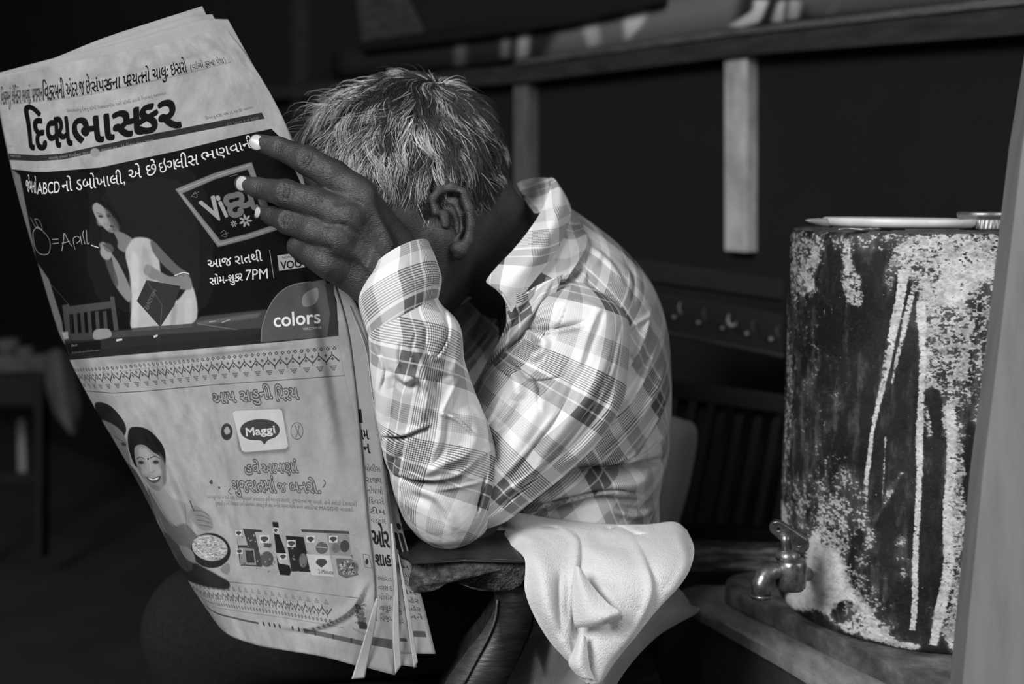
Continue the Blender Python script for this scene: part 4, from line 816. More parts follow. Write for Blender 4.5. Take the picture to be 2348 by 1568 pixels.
    for k_ in range(190):
        a_, r_ = R.uniform(0, 6.28), math.sqrt(R.random()); x, y = 481 + 38*r_*math.cos(a_), 1256 + 26*r_*math.sin(a_) + 8*r_*math.cos(a_); curve([(x-3, y), (x, y + R.uniform(-3, 3)), (x+3, y + R.uniform(-3, 3))], 2, R.choice([.08, .12, .55, .6, .2]), .9)
    # outlined slogan lines
    def outl(s, BL, BR, TR, TL, cap=.62): txt(s, BL, BR, TR, TL, .045, .066, 1, cap); txt(s, BL, BR, TR, TL, .27, .010, 1, cap)
    outl('આપ', (489, 927), (542, 921), (537, 897), (487, 903)); outl('સહુની', (552, 922), (625, 913), (620, 890), (549, 898)); outl('પ્રિય', (632, 920), (686, 915), (681, 888), (629, 894))
    outl('હવે', (561, 1088), (596, 1084), (594, 1063), (559, 1067)); outl('આપણાં', (601, 1086), (684, 1083), (680, 1060), (599, 1065)); outl('ગુજરાતમાં', (535, 1127), (634, 1129), (628, 1101), (531, 1103)); outl('જ', (637, 1128), (657, 1127), (654, 1107), (635, 1108)); outl('બનશે.', (666, 1129), (737, 1130), (731, 1106), (661, 1107))
    curve([(742, 1100), (746, 1108), (740, 1118)], 4, .09); curve([(528, 1120), (524, 1128), (531, 1134)], 4, .09); blobp([(480, 1104), (486, 1100), (488, 1108), (483, 1110)], .05); blobp([(500, 1116), (505, 1116), (503, 1122)], .05)
    poly([(541, 948), (650, 936), (664, 1030), (655, 1038), (558, 1043), (546, 1030)], .10, .8, 5); cvp = [(533, 946), (540, 941), (640, 937), (647, 942), (661, 1022), (656, 1029), (562, 1037), (554, 1033)]; poly(cvp, .44, 1, 1); line(cvp + cvp[:1], 1.5, .12, .6)
    blobp([(551, 986), (556, 974), (574, 964), (600, 961), (625, 965), (639, 977), (641, 990), (632, 1002), (615, 1009), (606, 1019), (598, 1010), (572, 1008), (556, 999)], .045); txt('Maggi', (563, 1000), (633, 992), (631, 975), (561, 981), .50, .02, 1, .70)
    for cx, cy, rx, v in ((520, 990, 13, .03), (681, 988, 14, .28)): blobp(ell(cx, cy, rx, 19), v, 1, 1); cv.blend(cv.mask(edges(stroke(ni(np.concatenate([ell(cx, cy, rx, 19), ell(cx, cy, rx, 19)[:1]])), 2))), .06)
    blobp([(514, 985), (522, 978), (528, 990), (518, 996)], .3, .9, 1); curve([(676, 975), (682, 990), (678, 1003)], 2.5, .07); curve([(686, 975), (684, 990), (690, 1002)], 2.5, .07)
    txt('આપ સહુના માટે એ લાવી રહ્યા છે કે MAGGI® products હવે આપણાં સાણંદ, ગુજરાતમાં જ બનશે. હવે કરોડો દેશવાસી', (476, 1143), (818, 1161), (818, 1153), (476, 1135), .05, .008, .95, .62)
    txt('ગુજરાતી છે તેનો વિશ્વાસ અને પ્રેમભર્યા સ્વાદનું છે ત્યાં બનેલ ગરમાગરમ અને સ્વાદિષ્ટ MAGGI® માણશો.', (494, 1158), (812, 1174), (812, 1166), (494, 1150), .05, .008, .95, .62)
    # product row
    poly([(540, 1210), (600, 1215), (604, 1285), (600, 1300), (550, 1296)], .04); poly([(538, 1208), (556, 1210), (568, 1250), (546, 1250)], .3, .9); poly([(548, 1255), (582, 1258), (588, 1296), (552, 1294)], .2, .9); poly([(562, 1262), (580, 1262), (584, 1290), (566, 1290)], .03)
    poly([(584, 1220), (632, 1222), (640, 1308), (604, 1304)], .30); blobp(ell(612, 1282, 15, 18), .07, 1, 1); poly([(604, 1244), (622, 1246), (622, 1256), (604, 1254)], .06)
    poly([(655, 1228), (706, 1232), (722, 1312), (668, 1310)], .018); blobp(ell(695, 1285, 9, 16), .12, 1, 1)
    poly([(692, 1212), (745, 1216), (752, 1270), (704, 1270)], .28); poly([(690, 1213), (800, 1218), (801, 1225), (692, 1220)], .05); poly([(748, 1222), (800, 1224), (806, 1276), (757, 1272)], .20); blobp(ell(738, 1256, 14, 14), .09); line([(726, 1254), (750, 1256)], 3, .3); blobp(ell(790, 1252, 11, 14), .05); blobp(ell(770, 1256, 10, 12), .12, 1, 2)
    poly([(702, 1270), (756, 1274), (766, 1322), (714, 1318)], .42); poly([(770, 1280), (806, 1282), (822, 1318), (794, 1326), (776, 1318)], .10); blobp(ell(800, 1302, 22, 20), .12, 1, 1)
    for k_ in range(60): a_, r_ = R.uniform(0, 6.28), math.sqrt(R.random()); x, y = 798 + 20*r_*math.cos(a_), 1302 + 17*r_*math.sin(a_); blobp(ell(x, y, 2, 1.6, a_, 6), R.choice([.03, .3, .35]))
    for k_ in range(120): x, y = R.uniform(550, 820), R.uniform(1226, 1312); blobp(ell(x, y, R.uniform(1, 4), R.uniform(1, 2), R.uniform(0, 3), 6), R.choice([.03, .3, .2]), .6)
    poly([(624, 1196), (638, 1197), (641, 1228), (652, 1256), (668, 1310), (664, 1320), (642, 1318), (636, 1296), (630, 1240)], .012, 1, 1); poly([(626, 1208), (640, 1210), (642, 1226), (629, 1224)], .30); poly([(632, 1268), (656, 1270), (664, 1296), (640, 1292)], .32)
    for cx, cy, s_ in ((547, 1222, 6), (549, 1264, 6), (606, 1236, 9), (632, 1216, 5), (649, 1276, 7), (668, 1246, 8), (712, 1236, 8), (764, 1236, 8), (737, 1290, 13)):
        poly([(cx-s_*1.2, cy-s_), (cx+s_*1.2, cy-s_), (cx+s_*1.2, cy+s_), (cx-s_*1.2, cy+s_)], .45); blobp([(cx-s_, cy), (cx-s_*.6, cy-s_*.6), (cx+s_*.6, cy-s_*.6), (cx+s_, cy), (cx+s_*.5, cy+s_*.5), (cx, cy+s_*.85), (cx-s_*.5, cy+s_*.5)], .05)
    txt('2-Minute', (730, 1315), (765, 1317), (764, 1307), (729, 1305), .03, .02)
    cv.blend(cv.mask(edges(stroke(ni(dens([(832, 1270), (846, 1273), (853, 1303), (837, 1300), (832, 1270)], False)), 2))), .06); blobp(ell(841, 1288, 3.5, 7), .03)
    # crest at the lower corner
    for q in ([(815, 1386), (828, 1392), (836, 1410), (822, 1420), (816, 1404)], [(820, 1420), (836, 1416), (838, 1436), (826, 1440)]): blobp(q, .09, .9, 1)
    for k_ in range(24): x, y = R.uniform(816, 838), R.uniform(1386, 1436); curve([(x-4, y), (x, y-3), (x+3, y+2)], 2, .03)
    for i_, ch_ in enumerate('nest'): pass
    poly([(821, 1424), (840, 1428), (844, 1444), (824, 1441)], .04); txt('Good Food, Good Life', (808, 1442), (846, 1462), (847, 1457), (809, 1437), .04, .01)
    txt('ગુજરાત', (640, 1535), (700, 1542), (700, 1538), (640, 1531), .2)
    cv.a *= 1 + .03 * np.clip(n, -2, 2); return cv
def side_canvas(seed, heads):
    cv = Canvas(1400, 2100, PAPER * 1.02); n = value_noise(2100, 1400, 40, 20, seed, 5); cv.a *= 1 + .2*(n - .5); ident = lambda p: np.asarray(p, float); R = np.random.default_rng(seed)
    words = ['અને', 'ભારત', 'દિવસે', 'સોમવારે', 'વરસાદ', 'નોંધાયો', 'શહેર', 'તાલુકા', 'પોલીસ', 'રાજ્ય', '6-3, 7-6', 'કલાકે', 'ની પત્ની', 'મેચમાં', 'ટીમ', 'વિજય']
    cv.blend(cv.mask(edges([(1334, 700), (1337, 700), (1337, 1275), (1334, 1275)])), .05); cv.blend(cv.mask(edges([(1318, 1272), (1337, 1272), (1337, 1275), (1318, 1275)])), .05)
    if seed == 31: cv.blend(cv.mask(edges([(1325, 1300), (1352, 1300), (1352, 1338), (1325, 1338)])), .02)
    y = 1420 if seed < 33 else 1760
    for h in heads: text_quad(cv, h[1], (h[3], h[0] + h[2]), (h[4], h[0] + h[2]), (h[4], h[0]), (h[3], h[0]), .015, ident, .03, .62)
    while y < 1970:
        if not any(h[0] - 30 < y < h[0] + h[2] + 14 for h in heads):
            text_quad(cv, str(R.choice(words)), (1340, y + 17), (1388, y + 17), (1388, y + 2), (1340, y + 2), .03, ident, .012, .62)
            for x0 in (1080, 1170, 1255): text_quad(cv, str(R.choice(words)), (x0, y + 17), (x0 + 75, y + 17), (x0 + 75, y + 2), (x0, y + 2), .03, ident, .012, .62)
        y += 31
    cv.blend(cv.mask(edges([(1270, 2010), (1385, 2010), (1385, 2034), (1270, 2034)])), .08); return cv
nw = thing('newspaper', tuple(P(500, 1500, 1.0)), 'open broadsheet newspaper with picture advertisements held up before his face', 'newspaper')
def paper_mat(name, cv):
    m, nt, b, t = image_mat(name, cv, .75); tr = N(nt, 'BsdfTranslucent'); mx = N(nt, 'MixShader'); mx.inputs[0].default_value = .12; out = nt.nodes['Material Output']
    nt.links.new(t.outputs[0], b.inputs['Base Color']); nt.links.new(t.outputs[0], tr.inputs[0]); nt.links.new(b.outputs[0], mx.inputs[1]); nt.links.new(tr.outputs[0], mx.inputs[2]); nt.links.new(mx.outputs[0], out.inputs[0])
    b.inputs['Specular IOR Level'].default_value = .06; geo = N(nt, 'NewGeometry'); n = N(nt, 'TexNoise', i_Scale=60.0, i_Detail=4.0); nt.links.new(geo.outputs['Position'], n.inputs['Vector'])
    bp = N(nt, 'Bump', i_Strength=.5, i_Distance=.0025); nt.links.new(n.outputs[0], bp.inputs['Height']); nt.links.new(bp.outputs[0], b.inputs['Normal']); return m
NF = [([(102, 148), (120, 220), (150, 290), (205, 385), (280, 500)], 7, .0016), ([(30, 200), (60, 380), (120, 640)], 14, -.003), ([(460, 780), (480, 900), (520, 1100), (560, 1370)], 10, .0018), ([(240, 830), (420, 820), (700, 790)], 9, -.0015, 'w'),
      ([(850, 1330), (800, 1405), (715, 1442), (640, 1440)], 13, .0045, 's'), ([(300, 900), (380, 1060), (470, 1300)], 16, .002, 'w'), ([(600, 900), (640, 1100), (660, 1400)], 22, -.002, 'w'), ([(690, 600), (740, 800), (790, 1100)], 20, .0022, 'w'), ([(150, 200), (350, 170), (520, 120)], 12, .0015, 'w'), ([(130, 620), (160, 760), (230, 900)], 16, .003)]
NF = [(f_[0], f_[1], f_[2] * 1.4) + tuple(f_[3:]) for f_ in NF]
front = patch_obj('front_page', news_rows(0), paper_mat('newsprint_front', news_canvas()), nw, NF, 150, 260, .00025, NU, NV, uvunit=True, wob=.0008, wf=26)
heads = [(1355, 'ામ', 26, 1342, 1364), (1392, 'ન', 26, 1344, 1364), (1650, 'ઓર', 62, 1338, 1390), (1740, 'શાહ', 44, 1338, 1390)]
for k in (1, 2, 3):
    patch_obj('inner_sheet', news_rows(k), paper_mat('newsprint_inner', side_canvas(30 + k, heads if k < 3 else [(1650, 'માં', 90, 1350, 1398)])), nw, [(f_[0], f_[1], f_[2]) + tuple(f_[3:]) for f_ in NF if f_[1] != 13], 110, 160, .00025, NU, NV, uvunit=True, wob=.0008, wf=26)
# thin bright turned-back edges of the hanging sheets
M['paper'] = mat_noise('plain_newsprint', .40, .50, 60, .75, bump=.2)
for rows in ([[(862, 1372, .972), (866, 1372, .972)], [(845, 1430, .965), (860, 1430, .970)], [(826, 1495, .962), (848, 1495, .968)], [(806, 1557, .960), (836, 1554, .966)]],
             [[(895, 1200, .985), (899, 1200, .985)], [(903, 1330, .975), (911, 1330, .977)], [(901, 1450, .972), (916, 1450, .976)], [(906, 1546, .972), (920, 1526, .976)]],
             [[(912, 1270, .985), (914, 1270, .985)], [(925, 1360, .98), (932, 1360, .982)], [(938, 1450, .978), (947, 1450, .981)], [(949, 1532, .978), (958, 1518, .981)]],
             [[(800, 700, 1.018), (806, 702, 1.02)], [(838, 800, 1.01), (846, 800, 1.015)], [(852, 900, 1.0), (862, 905, 1.008)], [(872, 1010, .995), (884, 1010, 1.0)]]):
    patch_obj('turned_edge', rows, M['paper'], nw, nu=8, nv=40, thick=.0003)

# ------------------------------------------------------------------ cloths over the chair arm
TR = [[(1101, 1211, 1.13), (1168, 1179, 1.12), (1262, 1191, 1.10), (1377, 1203, 1.10), (1480, 1205, 1.10), (1545, 1199, 1.11), (1574, 1218, 1.10)],
      [(1168, 1249, 1.04), (1225, 1235, 1.03), (1300, 1240, 1.03), (1390, 1246, 1.03), (1480, 1248, 1.03), (1550, 1245, 1.04), (1590, 1259, 1.05)],
      [(1205, 1286, .985), (1250, 1290, .975), (1320, 1295, .985), (1400, 1298, .98), (1480, 1300, .98), (1540, 1300, .99), (1582, 1299, 1.01)],
      [(1206, 1351, .97), (1250, 1350, .955), (1315, 1350, .97), (1390, 1350, .962), (1450, 1350, .962), (1510, 1350, .972), (1554, 1343, .99)],
      [(1227, 1409, .965), (1262, 1410, .95), (1315, 1410, .965), (1375, 1410, .955), (1430, 1405, .957), (1470, 1400, .965), (1505, 1396, .98)],
      [(1264, 1470, .962), (1290, 1466, .95), (1322, 1465, .96), (1365, 1465, .952), (1405, 1460, .954), (1435, 1455, .96), (1460, 1452, .97)],
      [(1306, 1516, .96), (1318, 1515, .95), (1335, 1515, .955), (1360, 1515, .95), (1380, 1512, .951), (1397, 1510, .955), (1414, 1507, .965)],
      [(1340, 1560, .958), (1347, 1564, .95), (1353, 1567, .95), (1360, 1567, .949), (1365, 1566, .95), (1371, 1564, .952), (1377, 1560, .958)]]
TF = [([(1250, 1190), (1318, 1230), (1326, 1270), (1318, 1330), (1312, 1420), (1318, 1470)], 16, .009, 's'), ([(1160, 1185), (1200, 1240), (1235, 1300), (1262, 1400), (1300, 1490)], 22, .005), ([(1440, 1215), (1480, 1290), (1495, 1360), (1460, 1440), (1400, 1520)], 18, .006, 's'),
      ([(1340, 1225), (1380, 1260), (1450, 1270)], 20, .004, 'w'), ([(1540, 1210), (1570, 1280), (1540, 1350), (1470, 1430)], 12, .005), ([(1350, 1330), (1400, 1400), (1420, 1470)], 22, -.004, 'w'), ([(1236, 1209), (1265, 1213), (1290, 1216)], 5, -.009), ([(1378, 1213), (1400, 1216), (1425, 1213), (1460, 1228), (1490, 1226)], 5, -.011), ([(1440, 1214), (1470, 1222), (1500, 1212)], 10, .005), ([(1290, 1300), (1285, 1400), (1300, 1470)], 14, -.004, 'w'), ([(1120, 1210), (1180, 1225), (1250, 1235)], 12, .005, 'w')]
tw = thing('towel', tuple(P(1360, 1280, 1.03)), 'white terry towel draped over the chair arm, hanging to a point', 'towel')
patch_obj('draped_cloth', TR, M['towel'], tw, TF, 180, 200, .003, wob=.0015, wf=30)
FL = [[(1320, 1300, .958), (1324, 1300, .955), (1328, 1303, .957)], [(1316, 1345, .95), (1334, 1343, .942), (1354, 1342, .948)], [(1314, 1395, .944), (1350, 1390, .934), (1393, 1384, .94)], [(1318, 1425, .942), (1365, 1418, .930), (1422, 1404, .936)], [(1322, 1436, .946), (1368, 1432, .936), (1427, 1416, .942)]]
patch_obj('folded_flap', FL, M['towel'], tw, [([(1380, 1420), (1400, 1405), (1425, 1400)], 10, .004)], 50, 60, .003, wob=.001, wf=40)
FL2 = [[(1333, 1455, .946), (1336, 1457, .944), (1340, 1462, .946)], [(1316, 1495, .944), (1330, 1492, .937), (1345, 1492, .942)], [(1307, 1520, .945), (1328, 1524, .935), (1350, 1528, .942)], [(1325, 1545, .947), (1340, 1552, .938), (1362, 1560, .944)]]
patch_obj('folded_flap', FL2, M['towel'], tw, (), 40, 40, .003, wob=.001, wf=40)
pc = patch_obj('draped_sheet', [[(1215, 1330, 1.10), (1320, 1330, 1.08), (1430, 1335, 1.09), (1545, 1345, 1.10), (1585, 1392, 1.12)], [(1225, 1420, 1.08), (1300, 1420, 1.05), (1380, 1420, 1.07), (1465, 1405, 1.05), (1600, 1402, 1.10)], [(1205, 1480, 1.08), (1270, 1480, 1.05), (1340, 1490, 1.08), (1430, 1470, 1.05), (1500, 1462, 1.09)], [(1162, 1568, 1.08), (1230, 1568, 1.05), (1290, 1568, 1.08), (1370, 1568, 1.05), (1412, 1568, 1.08)], [(1130, 1680, 1.08), (1200, 1690, 1.05), (1270, 1690, 1.08), (1330, 1690, 1.05), (1370, 1690, 1.08)]],
     M['cloth'], None, [([(1236, 1430), (1245, 1500), (1240, 1590)], 14, -.012), ([(1560, 1370), (1480, 1470), (1420, 1560)], 14, .006)], 90, 90, .002, wob=.003, wf=18)
tag(pc, 'grey-white cloth hanging below and behind the towel', 'cloth')
# ------------------------------------------------------------------ the man
pr = thing('person', tuple(np.array([.12, 1.25, .42])), 'seated man with grey hair in a plaid shirt, bent behind the newspaper he holds', 'person')
def sc(px, D): return px * D / F
HD = 1.14
hc = np.array([-.34, 0, .94]) * 1.0; 
hu = RT * (-.34) + UP * .94; hu /= np.linalg.norm(hu); hf = RT * (-.94) - UP * .34; hf /= np.linalg.norm(hf); hs = -FWD   # crown, face, near side
SK = P(930, 392, HD)
def head_pt(f, u, s): return SK + hf * f + hu * u + hs * s
def body_fn(p):
    d = sd_ell(p, SK, np.array([hf, hu, hs]), (.099, .090, .076))
    d = smin(d, sd_ell(p, head_pt(.028, -.075, 0), np.array([hf, hu, hs]), (.070, .080, .062)), .03)      # face
    d = smin(d, sd_cap(p, head_pt(.060, -.135, 0), head_pt(.030, -.125, .035), .020, .016), .025)          # chin / jaw
    d = smin(d, sd_cap(p, head_pt(.030, -.125, .040), head_pt(-.015, -.085, .056), .017, .015), .02)
    d = smin(d, sd_cap(p, head_pt(.030, -.125, -.040), head_pt(-.015, -.085, -.056), .017, .015), .02)
    d = smin(d, sd_cap(p, head_pt(.098, -.035, 0), head_pt(.118, -.070, 0), .008, .013), .012)            # nose
    d = smin(d, sd_cap(p, head_pt(.088, -.028, .03), head_pt(.088, -.028, -.03), .009, .009), .012)         # brow
    d = smin(d, sd_cap(p, head_pt(.094, -.096, .014), head_pt(.094, -.096, -.014), .008, .008), .008)       # lips
    d = smin(d, sd_cap(p, head_pt(.055, -.060, .048), head_pt(.02, -.05, .062), .014, .012), .02)           # cheekbone
    for s_ in (1, -1): d = -smin(-d, sd_ell(p, head_pt(.100, -.045, .030*s_), np.array([hf, hu, hs]), (.010, .009, .014)), .006)
    for s_ in (1, -1): d = np.minimum(d, sd_ell(p, head_pt(.084, -.045, .030*s_), np.array([hf, hu, hs]), (.012, .012, .012)))
    nb = P(1075, 505, 1.175); nt_ = P(1195, 640, 1.23)
    d = smin(d, sd_cap(p, nb, nt_, .052, .058), .03)
    d = smin(d, sd_cap(p, P(1110, 470, 1.17), P(1222, 600, 1.235), .026, .030), .02)
    return d
def ear_fn(p):
    def E(x, y, s): return P(x, y, 1.078 - s)
    d = sd_ell(p, E(1040, 505, -.004), np.array([RT*.3 - UP*.95, RT*.95 + UP*.3, hs]), (.028, .014, .006))
    pts = [(1000, 486), (994, 456), (1008, 437), (1036, 429), (1062, 443), (1077, 478), (1081, 515), (1074, 550), (1062, 574)]
    for a_, b_ in zip(pts[:-1], pts[1:]): d = smin(d, sd_cap(p, E(*a_, .009), E(*b_, .009), .0042, .0042), .004)
    d = smin(d, sd_cap(p, E(1050, 570, .005), E(1052, 582, .004), .0075, .006), .006)
    pts = [(1020, 455), (1044, 462), (1056, 492), (1056, 525), (1045, 548)]
    for a_, b_ in zip(pts[:-1], pts[1:]): d = smin(d, sd_cap(p, E(*a_, .004), E(*b_, .004), .003, .003), .004)
    d = -smin(-d, sd_ell(p, E(1034, 508, .006), np.array([RT*.3 - UP*.95, RT*.95 + UP*.3, hs]), (.014, .0075, .010)), .003)
    d = -smin(-d, sd_ell(p, E(1030, 455, .010), np.array([RT*.3 - UP*.95, RT*.95 + UP*.3, hs]), (.004, .012, .005)), .003)
    d = smin(d, sd_cap(p, E(1019, 492, .006), E(1022, 515, .006), .005, .0045), .004)
    d = smin(d, sd_cap(p, E(1030, 470, -.014), E(1040, 560, -.014), .014, .012), .008)
    return d
# left hand: joints (px, py, D, radius px)
HJ = {'index': [(590, 327, 1.004, 20), (640, 340, .994, 25), (704, 368, .978, 32), (765, 402, .972, 34), (822, 446, .972, 38)],
      'middle': [(556, 421, 1.002, 19), (592, 431, .993, 23), (655, 444, .974, 31), (725, 466, .966, 33), (800, 496, .962, 38)],
      'ring': [(600, 487, 1.005, 15), (625, 495, .998, 21), (662, 508, .982, 29), (720, 528, .968, 30), (778, 552, .962, 35)],
      'little': [(704, 596, 1.010, 14), (692, 585, 1.005, 18), (685, 566, .990, 25), (718, 584, .976, 28), (755, 602, .971, 32)]}
WR = (872, 632, .985)
def hand_fn(p, mirror=None):
    d = None
    for k, js in HJ.items():
        f = None
        for a_, b_ in zip(js[:-1], js[1:]):
            c = sd_cap(p, P(*a_[:3]), P(*b_[:3]), sc(a_[3], 1), sc(b_[3], 1)); f = c if f is None else smin(f, c, .0035)
        d = f if d is None else smin(d, f, .0035)
    pal = None
    for k, tgt, r0, r1 in (('index', (900, 560, 1.0), 36, 50), ('middle', (885, 590, .992), 38, 52), ('ring', (865, 625, .990), 38, 52), ('little', (850, 650, .992), 38, 50)):
        c = sd_cap(p, P(*HJ[k][-1][:3]) + FWD * .012, P(*tgt) + FWD * .004, sc(r0, 1), sc(r1, 1)); pal = c if pal is None else smin(pal, c, .012)
    d = smin(d, pal, .009)
    for x, y, D, r in ((824, 436, .956, 17), (786, 493, .953, 15), (772, 545, .952, 15), (745, 597, .960, 15)): d = smin(d, sd_cap(p, P(x-6, y-2, D + .008), P(x+12, y+8, D + .009), sc(r, 1), sc(r, 1)), .014)
    for a_, b_ in (((812, 505), (880, 590)), ((800, 560), (868, 620)), ((845, 460), (895, 560))): d = smin(d, sd_cap(p, P(*a_, .9625), P(*b_, .970), .0035, .003), .012)
    # thumb behind the paper
    th_ = [(880, 560, 1.02, 42), (820, 500, 1.045, 34), (755, 450, 1.058, 29), (700, 420, 1.056, 25), (665, 405, 1.052, 20)]
    for a_, b_ in zip(th_[:-1], th_[1:]): d = smin(d, sd_cap(p, P(*a_[:3]), P(*b_[:3]), sc(a_[3], 1), sc(b_[3], 1)), .008)
    d = smin(d, sd_cap(p, P(872, 622, .992), P(925, 730, 1.0), sc(62, 1), sc(64, 1)), .012)
    d = smin(d, sd_cap(p, P(905, 596, .995), P(940, 700, 1.0), sc(46, 1), sc(60, 1)), .012)
    d = smin(d, sd_cap(p, P(925, 730, 1.0), P(1010, 1150, 1.04), sc(62, 1), sc(80, 1)), .01)
    return d
def torso_fn(p):
    d = sd_ell(p, P(1310, 900, 1.25), np.array([RT, UP, FWD]), (.085, .18, .13))
    d = smin(d, sd_cap(p, P(1270, 660, 1.22), P(1300, 780, 1.25), .06, .08), .05); d = smin(d, sd_ell(p, P(1300, 1200, 1.25), np.array([RT, UP, FWD]), (.08, .09, .12)), .05)
    d = smin(d, sd_cap(p, P(1330, 800, 1.17), P(1070, 1180, 1.075), .034, .032), .03)                        # near upper arm
    d = smin(d, sd_cap(p, P(1340, 740, 1.36), P(1000, 1150, 1.36), .045, .035), .03)                        # far upper arm
    d = smin(d, sd_cap(p, P(1000, 1150, 1.36), P(600, 900, 1.30), .035, .025), .02)
    return d
def far_hand_fn(p):
    d = sd_cap(p, P(600, 900, 1.30), P(430, 800, 1.22), .024, .023); b0 = P(360, 760, 1.19); d = smin(d, sd_cap(p, P(430, 800, 1.22), b0, .024, .026), .015)
    for k in range(4):
        a_ = P(330 + 6*k, 690 + 42*k, 1.185); b_ = P(270 + 8*k, 690 + 40*k, 1.165); c_ = P(228 + 8*k, 700 + 38*k, 1.150); e_ = P(205 + 8*k + 6*(k == 3), 708 + 36*k, 1.143)
        for u, v, r, s_ in ((b0, a_, .014, .0105), (a_, b_, .0105, .0095), (b_, c_, .0095, .0085), (c_, e_, .0085, .007)): d = smin(d, sd_cap(p, u, v, r, s_), .004)
    for u, v, r, s_ in ((b0, P(350, 640, 1.2), .016, .013), (P(350, 640, 1.2), P(300, 610, 1.18), .012, .009)): d = smin(d, sd_cap(p, u, v, r, s_), .006)
    return d
parts = []
def box_of(pts, pad): a = np.array(pts); return a.min(0) - pad, a.max(0) + pad
lo, hi = box_of([head_pt(s*.12, t*.1, u*.08) for s in (-1, 1) for t in (-1, 1) for u in (-1, 1)] + [head_pt(.12, -.16, 0), P(1200, 640, 1.23), P(1250, 600, 1.235)], .075); parts.append(nets(body_fn, lo, hi, .0030))
parts.append(nets(ear_fn, *box_of([P(990, 425, 1.06), P(1085, 590, 1.11)], .014), .0010))
lo, hi = box_of([P(556, 421, 1.0), P(590, 327, 1.0), P(930, 720, .99), P(665, 405, 1.06), P(800, 500, .95)], .03); Vh, Fh = nets(hand_fn, lo, hi, .00125)
# knuckle creases and tendons on the hand
cr = []
for (x, y), s_ in (((704, 366), 1.0), ((655, 441), .95), ((655, 503), .85)):
    for o_, L_, dp in ((-13, 20, .0011), (-6, 25, .0016), (1, 22, .0013), (9, 25, .0016), (16, 18, .0010)):
        k_ = .35 * np.sign(o_); ax2 = np.array([.86, .50]) if y < 400 else np.array([.97, .2]); pn = np.array([-ax2[1], ax2[0]]); c_ = np.array([x, y]) + ax2 * o_ * s_
        cr.append(([c_ - pn*L_*s_ + ax2 * (-k_)*9, c_ + ax2*k_*6, c_ + pn*L_*s_ + ax2 * (-k_)*9], 2.3, -dp))
    cr.append(([(x-9, y-3), (x+9, y+3)], 9, .0010))
for (x, y), ax2 in (((636, 341), (.9, .3)), ((592, 431), (.97, .2)), ((624, 495), (.97, .2))):
    for o_ in (-5, 1, 7): cr.append(([(x+o_+4, y-16), (x+o_, y), (x+o_-1, y+16)], 2.0, -.0007))
cr += [([(760, 470), (800, 462), (838, 470)], 7, -.0022), ([(735, 520), (775, 515), (800, 522)], 7, -.002), ([(800, 580), (815, 560), (825, 545)], 12, -.002), ([(700, 560), (740, 565), (765, 575)], 6, -.0018),
       ([(835, 440), (870, 500), (905, 570)], 9, .0016), ([(800, 500), (850, 560), (890, 610)], 6, .0014), ([(785, 545), (830, 600), (865, 640)], 6, .0012), ([(860, 560), (850, 600), (820, 650)], 5, .0012)]
R = np.random.default_rng(12)
for k in range(70):
    x, y = R.uniform(740, 930), R.uniform(470, 700); a_ = R.normal(-.9, .25); L_ = R.uniform(10, 26); cr.append(([(x - L_*math.cos(a_), y - L_*math.sin(a_)), (x, y + R.normal() * 2), (x + L_*math.cos(a_), y + L_*math.sin(a_))], 2.2, -.00045))
px, py, D = Q(Vh); ds = fold_disp(px, py, cr) * (D < 1.0); Vh = Vh - FWD * ds[:, None]; parts.append((Vh, Fh))
parts.append(nets(hand_fn, *box_of([P(925, 725, 1.0), P(1010, 1150, 1.04)], .045), .005)); parts.append(nets(torso_fn, *box_of([P(1220, 620, 1.2), P(1450, 1320, 1.25), P(560, 880, 1.36), P(1000, 1200, 1.06)], .09), .007))
parts.append(nets(far_hand_fn, *box_of([P(205, 680, 1.14), P(620, 920, 1.31)], .03), .0028))
Vs, Fs, n = [], [], 0
for v, f in parts: Vs.append(v); Fs.append(f + n); n += len(v)
mesh_obj('body', np.concatenate(Vs), np.concatenate(Fs), M['skin'], pr)
# nails
def nail(cx, cy, w_, h_, D, rot, tilt):
    V, n1, n2 = [], 14, 12; c, s = math.cos(rot), math.sin(rot)
    for i in range(n1):
        for j in range(n2):
            u, v = -1 + 2*i/(n1-1), -1 + 2*j/(n2-1); k = (1 - .32*abs(v)**2.6); k2 = (1 - .25*abs(u)**2.6); x, y = u*w_*k, v*h_*k2
            V.append(P(cx + c*x - s*y, cy + s*x + c*y, D + .0022*v*v + tilt*u - .0006*(1 - u*u)))
    o = mesh_obj('fingernail', V, grid_faces(n1, n2), M['nail'], pr); m = o.modifiers.new('t', 'SOLIDIFY'); m.thickness = .0008; m.offset = 0
nail(589, 327, 17, 17, .9945, .45, -.0015); nail(555, 421, 13, 16.5, .9930, .1, -.0022); nail(591, 487, 6, 12, .9985, .15, -.002)

# ---- shirt
def join(lst):
    V, Fc, U, n = [], [], [], 0
    for v, f, u in lst: V.append(v); Fc.append(f + n); U.append(u); n += len(v)
    return np.concatenate(V), np.concatenate(Fc), np.concatenate(U)
def cloth_obj(name, data, th_=.0012):
    o = mesh_obj(name, data[0], data[1], M['plaid'], pr, data[2]); m = o.modifiers.new('thickness', 'SOLIDIFY'); m.thickness = th_; m.offset = 0; return o
TO = [(1210, 590, 1310, 482, 1.23, .05, 0), (1195, 665, 1368, 524, 1.235, .085, 0), (1165, 740, 1432, 580, 1.245, .125, 0), (1125, 815, 1490, 655, 1.25, .155, 0), (1078, 890, 1522, 745, 1.25, .165, 0), (1055, 960, 1534, 850, 1.25, .165, 0), (1070, 1030, 1533, 960, 1.25, .16, 0), (1090, 1090, 1524, 1060, 1.25, .155, 0), (1100, 1150, 1508, 1130, 1.25, .15, 0), (1105, 1200, 1506, 1185, 1.25, .15, 0), (1100, 1290, 1500, 1280, 1.25, .15, 0)]
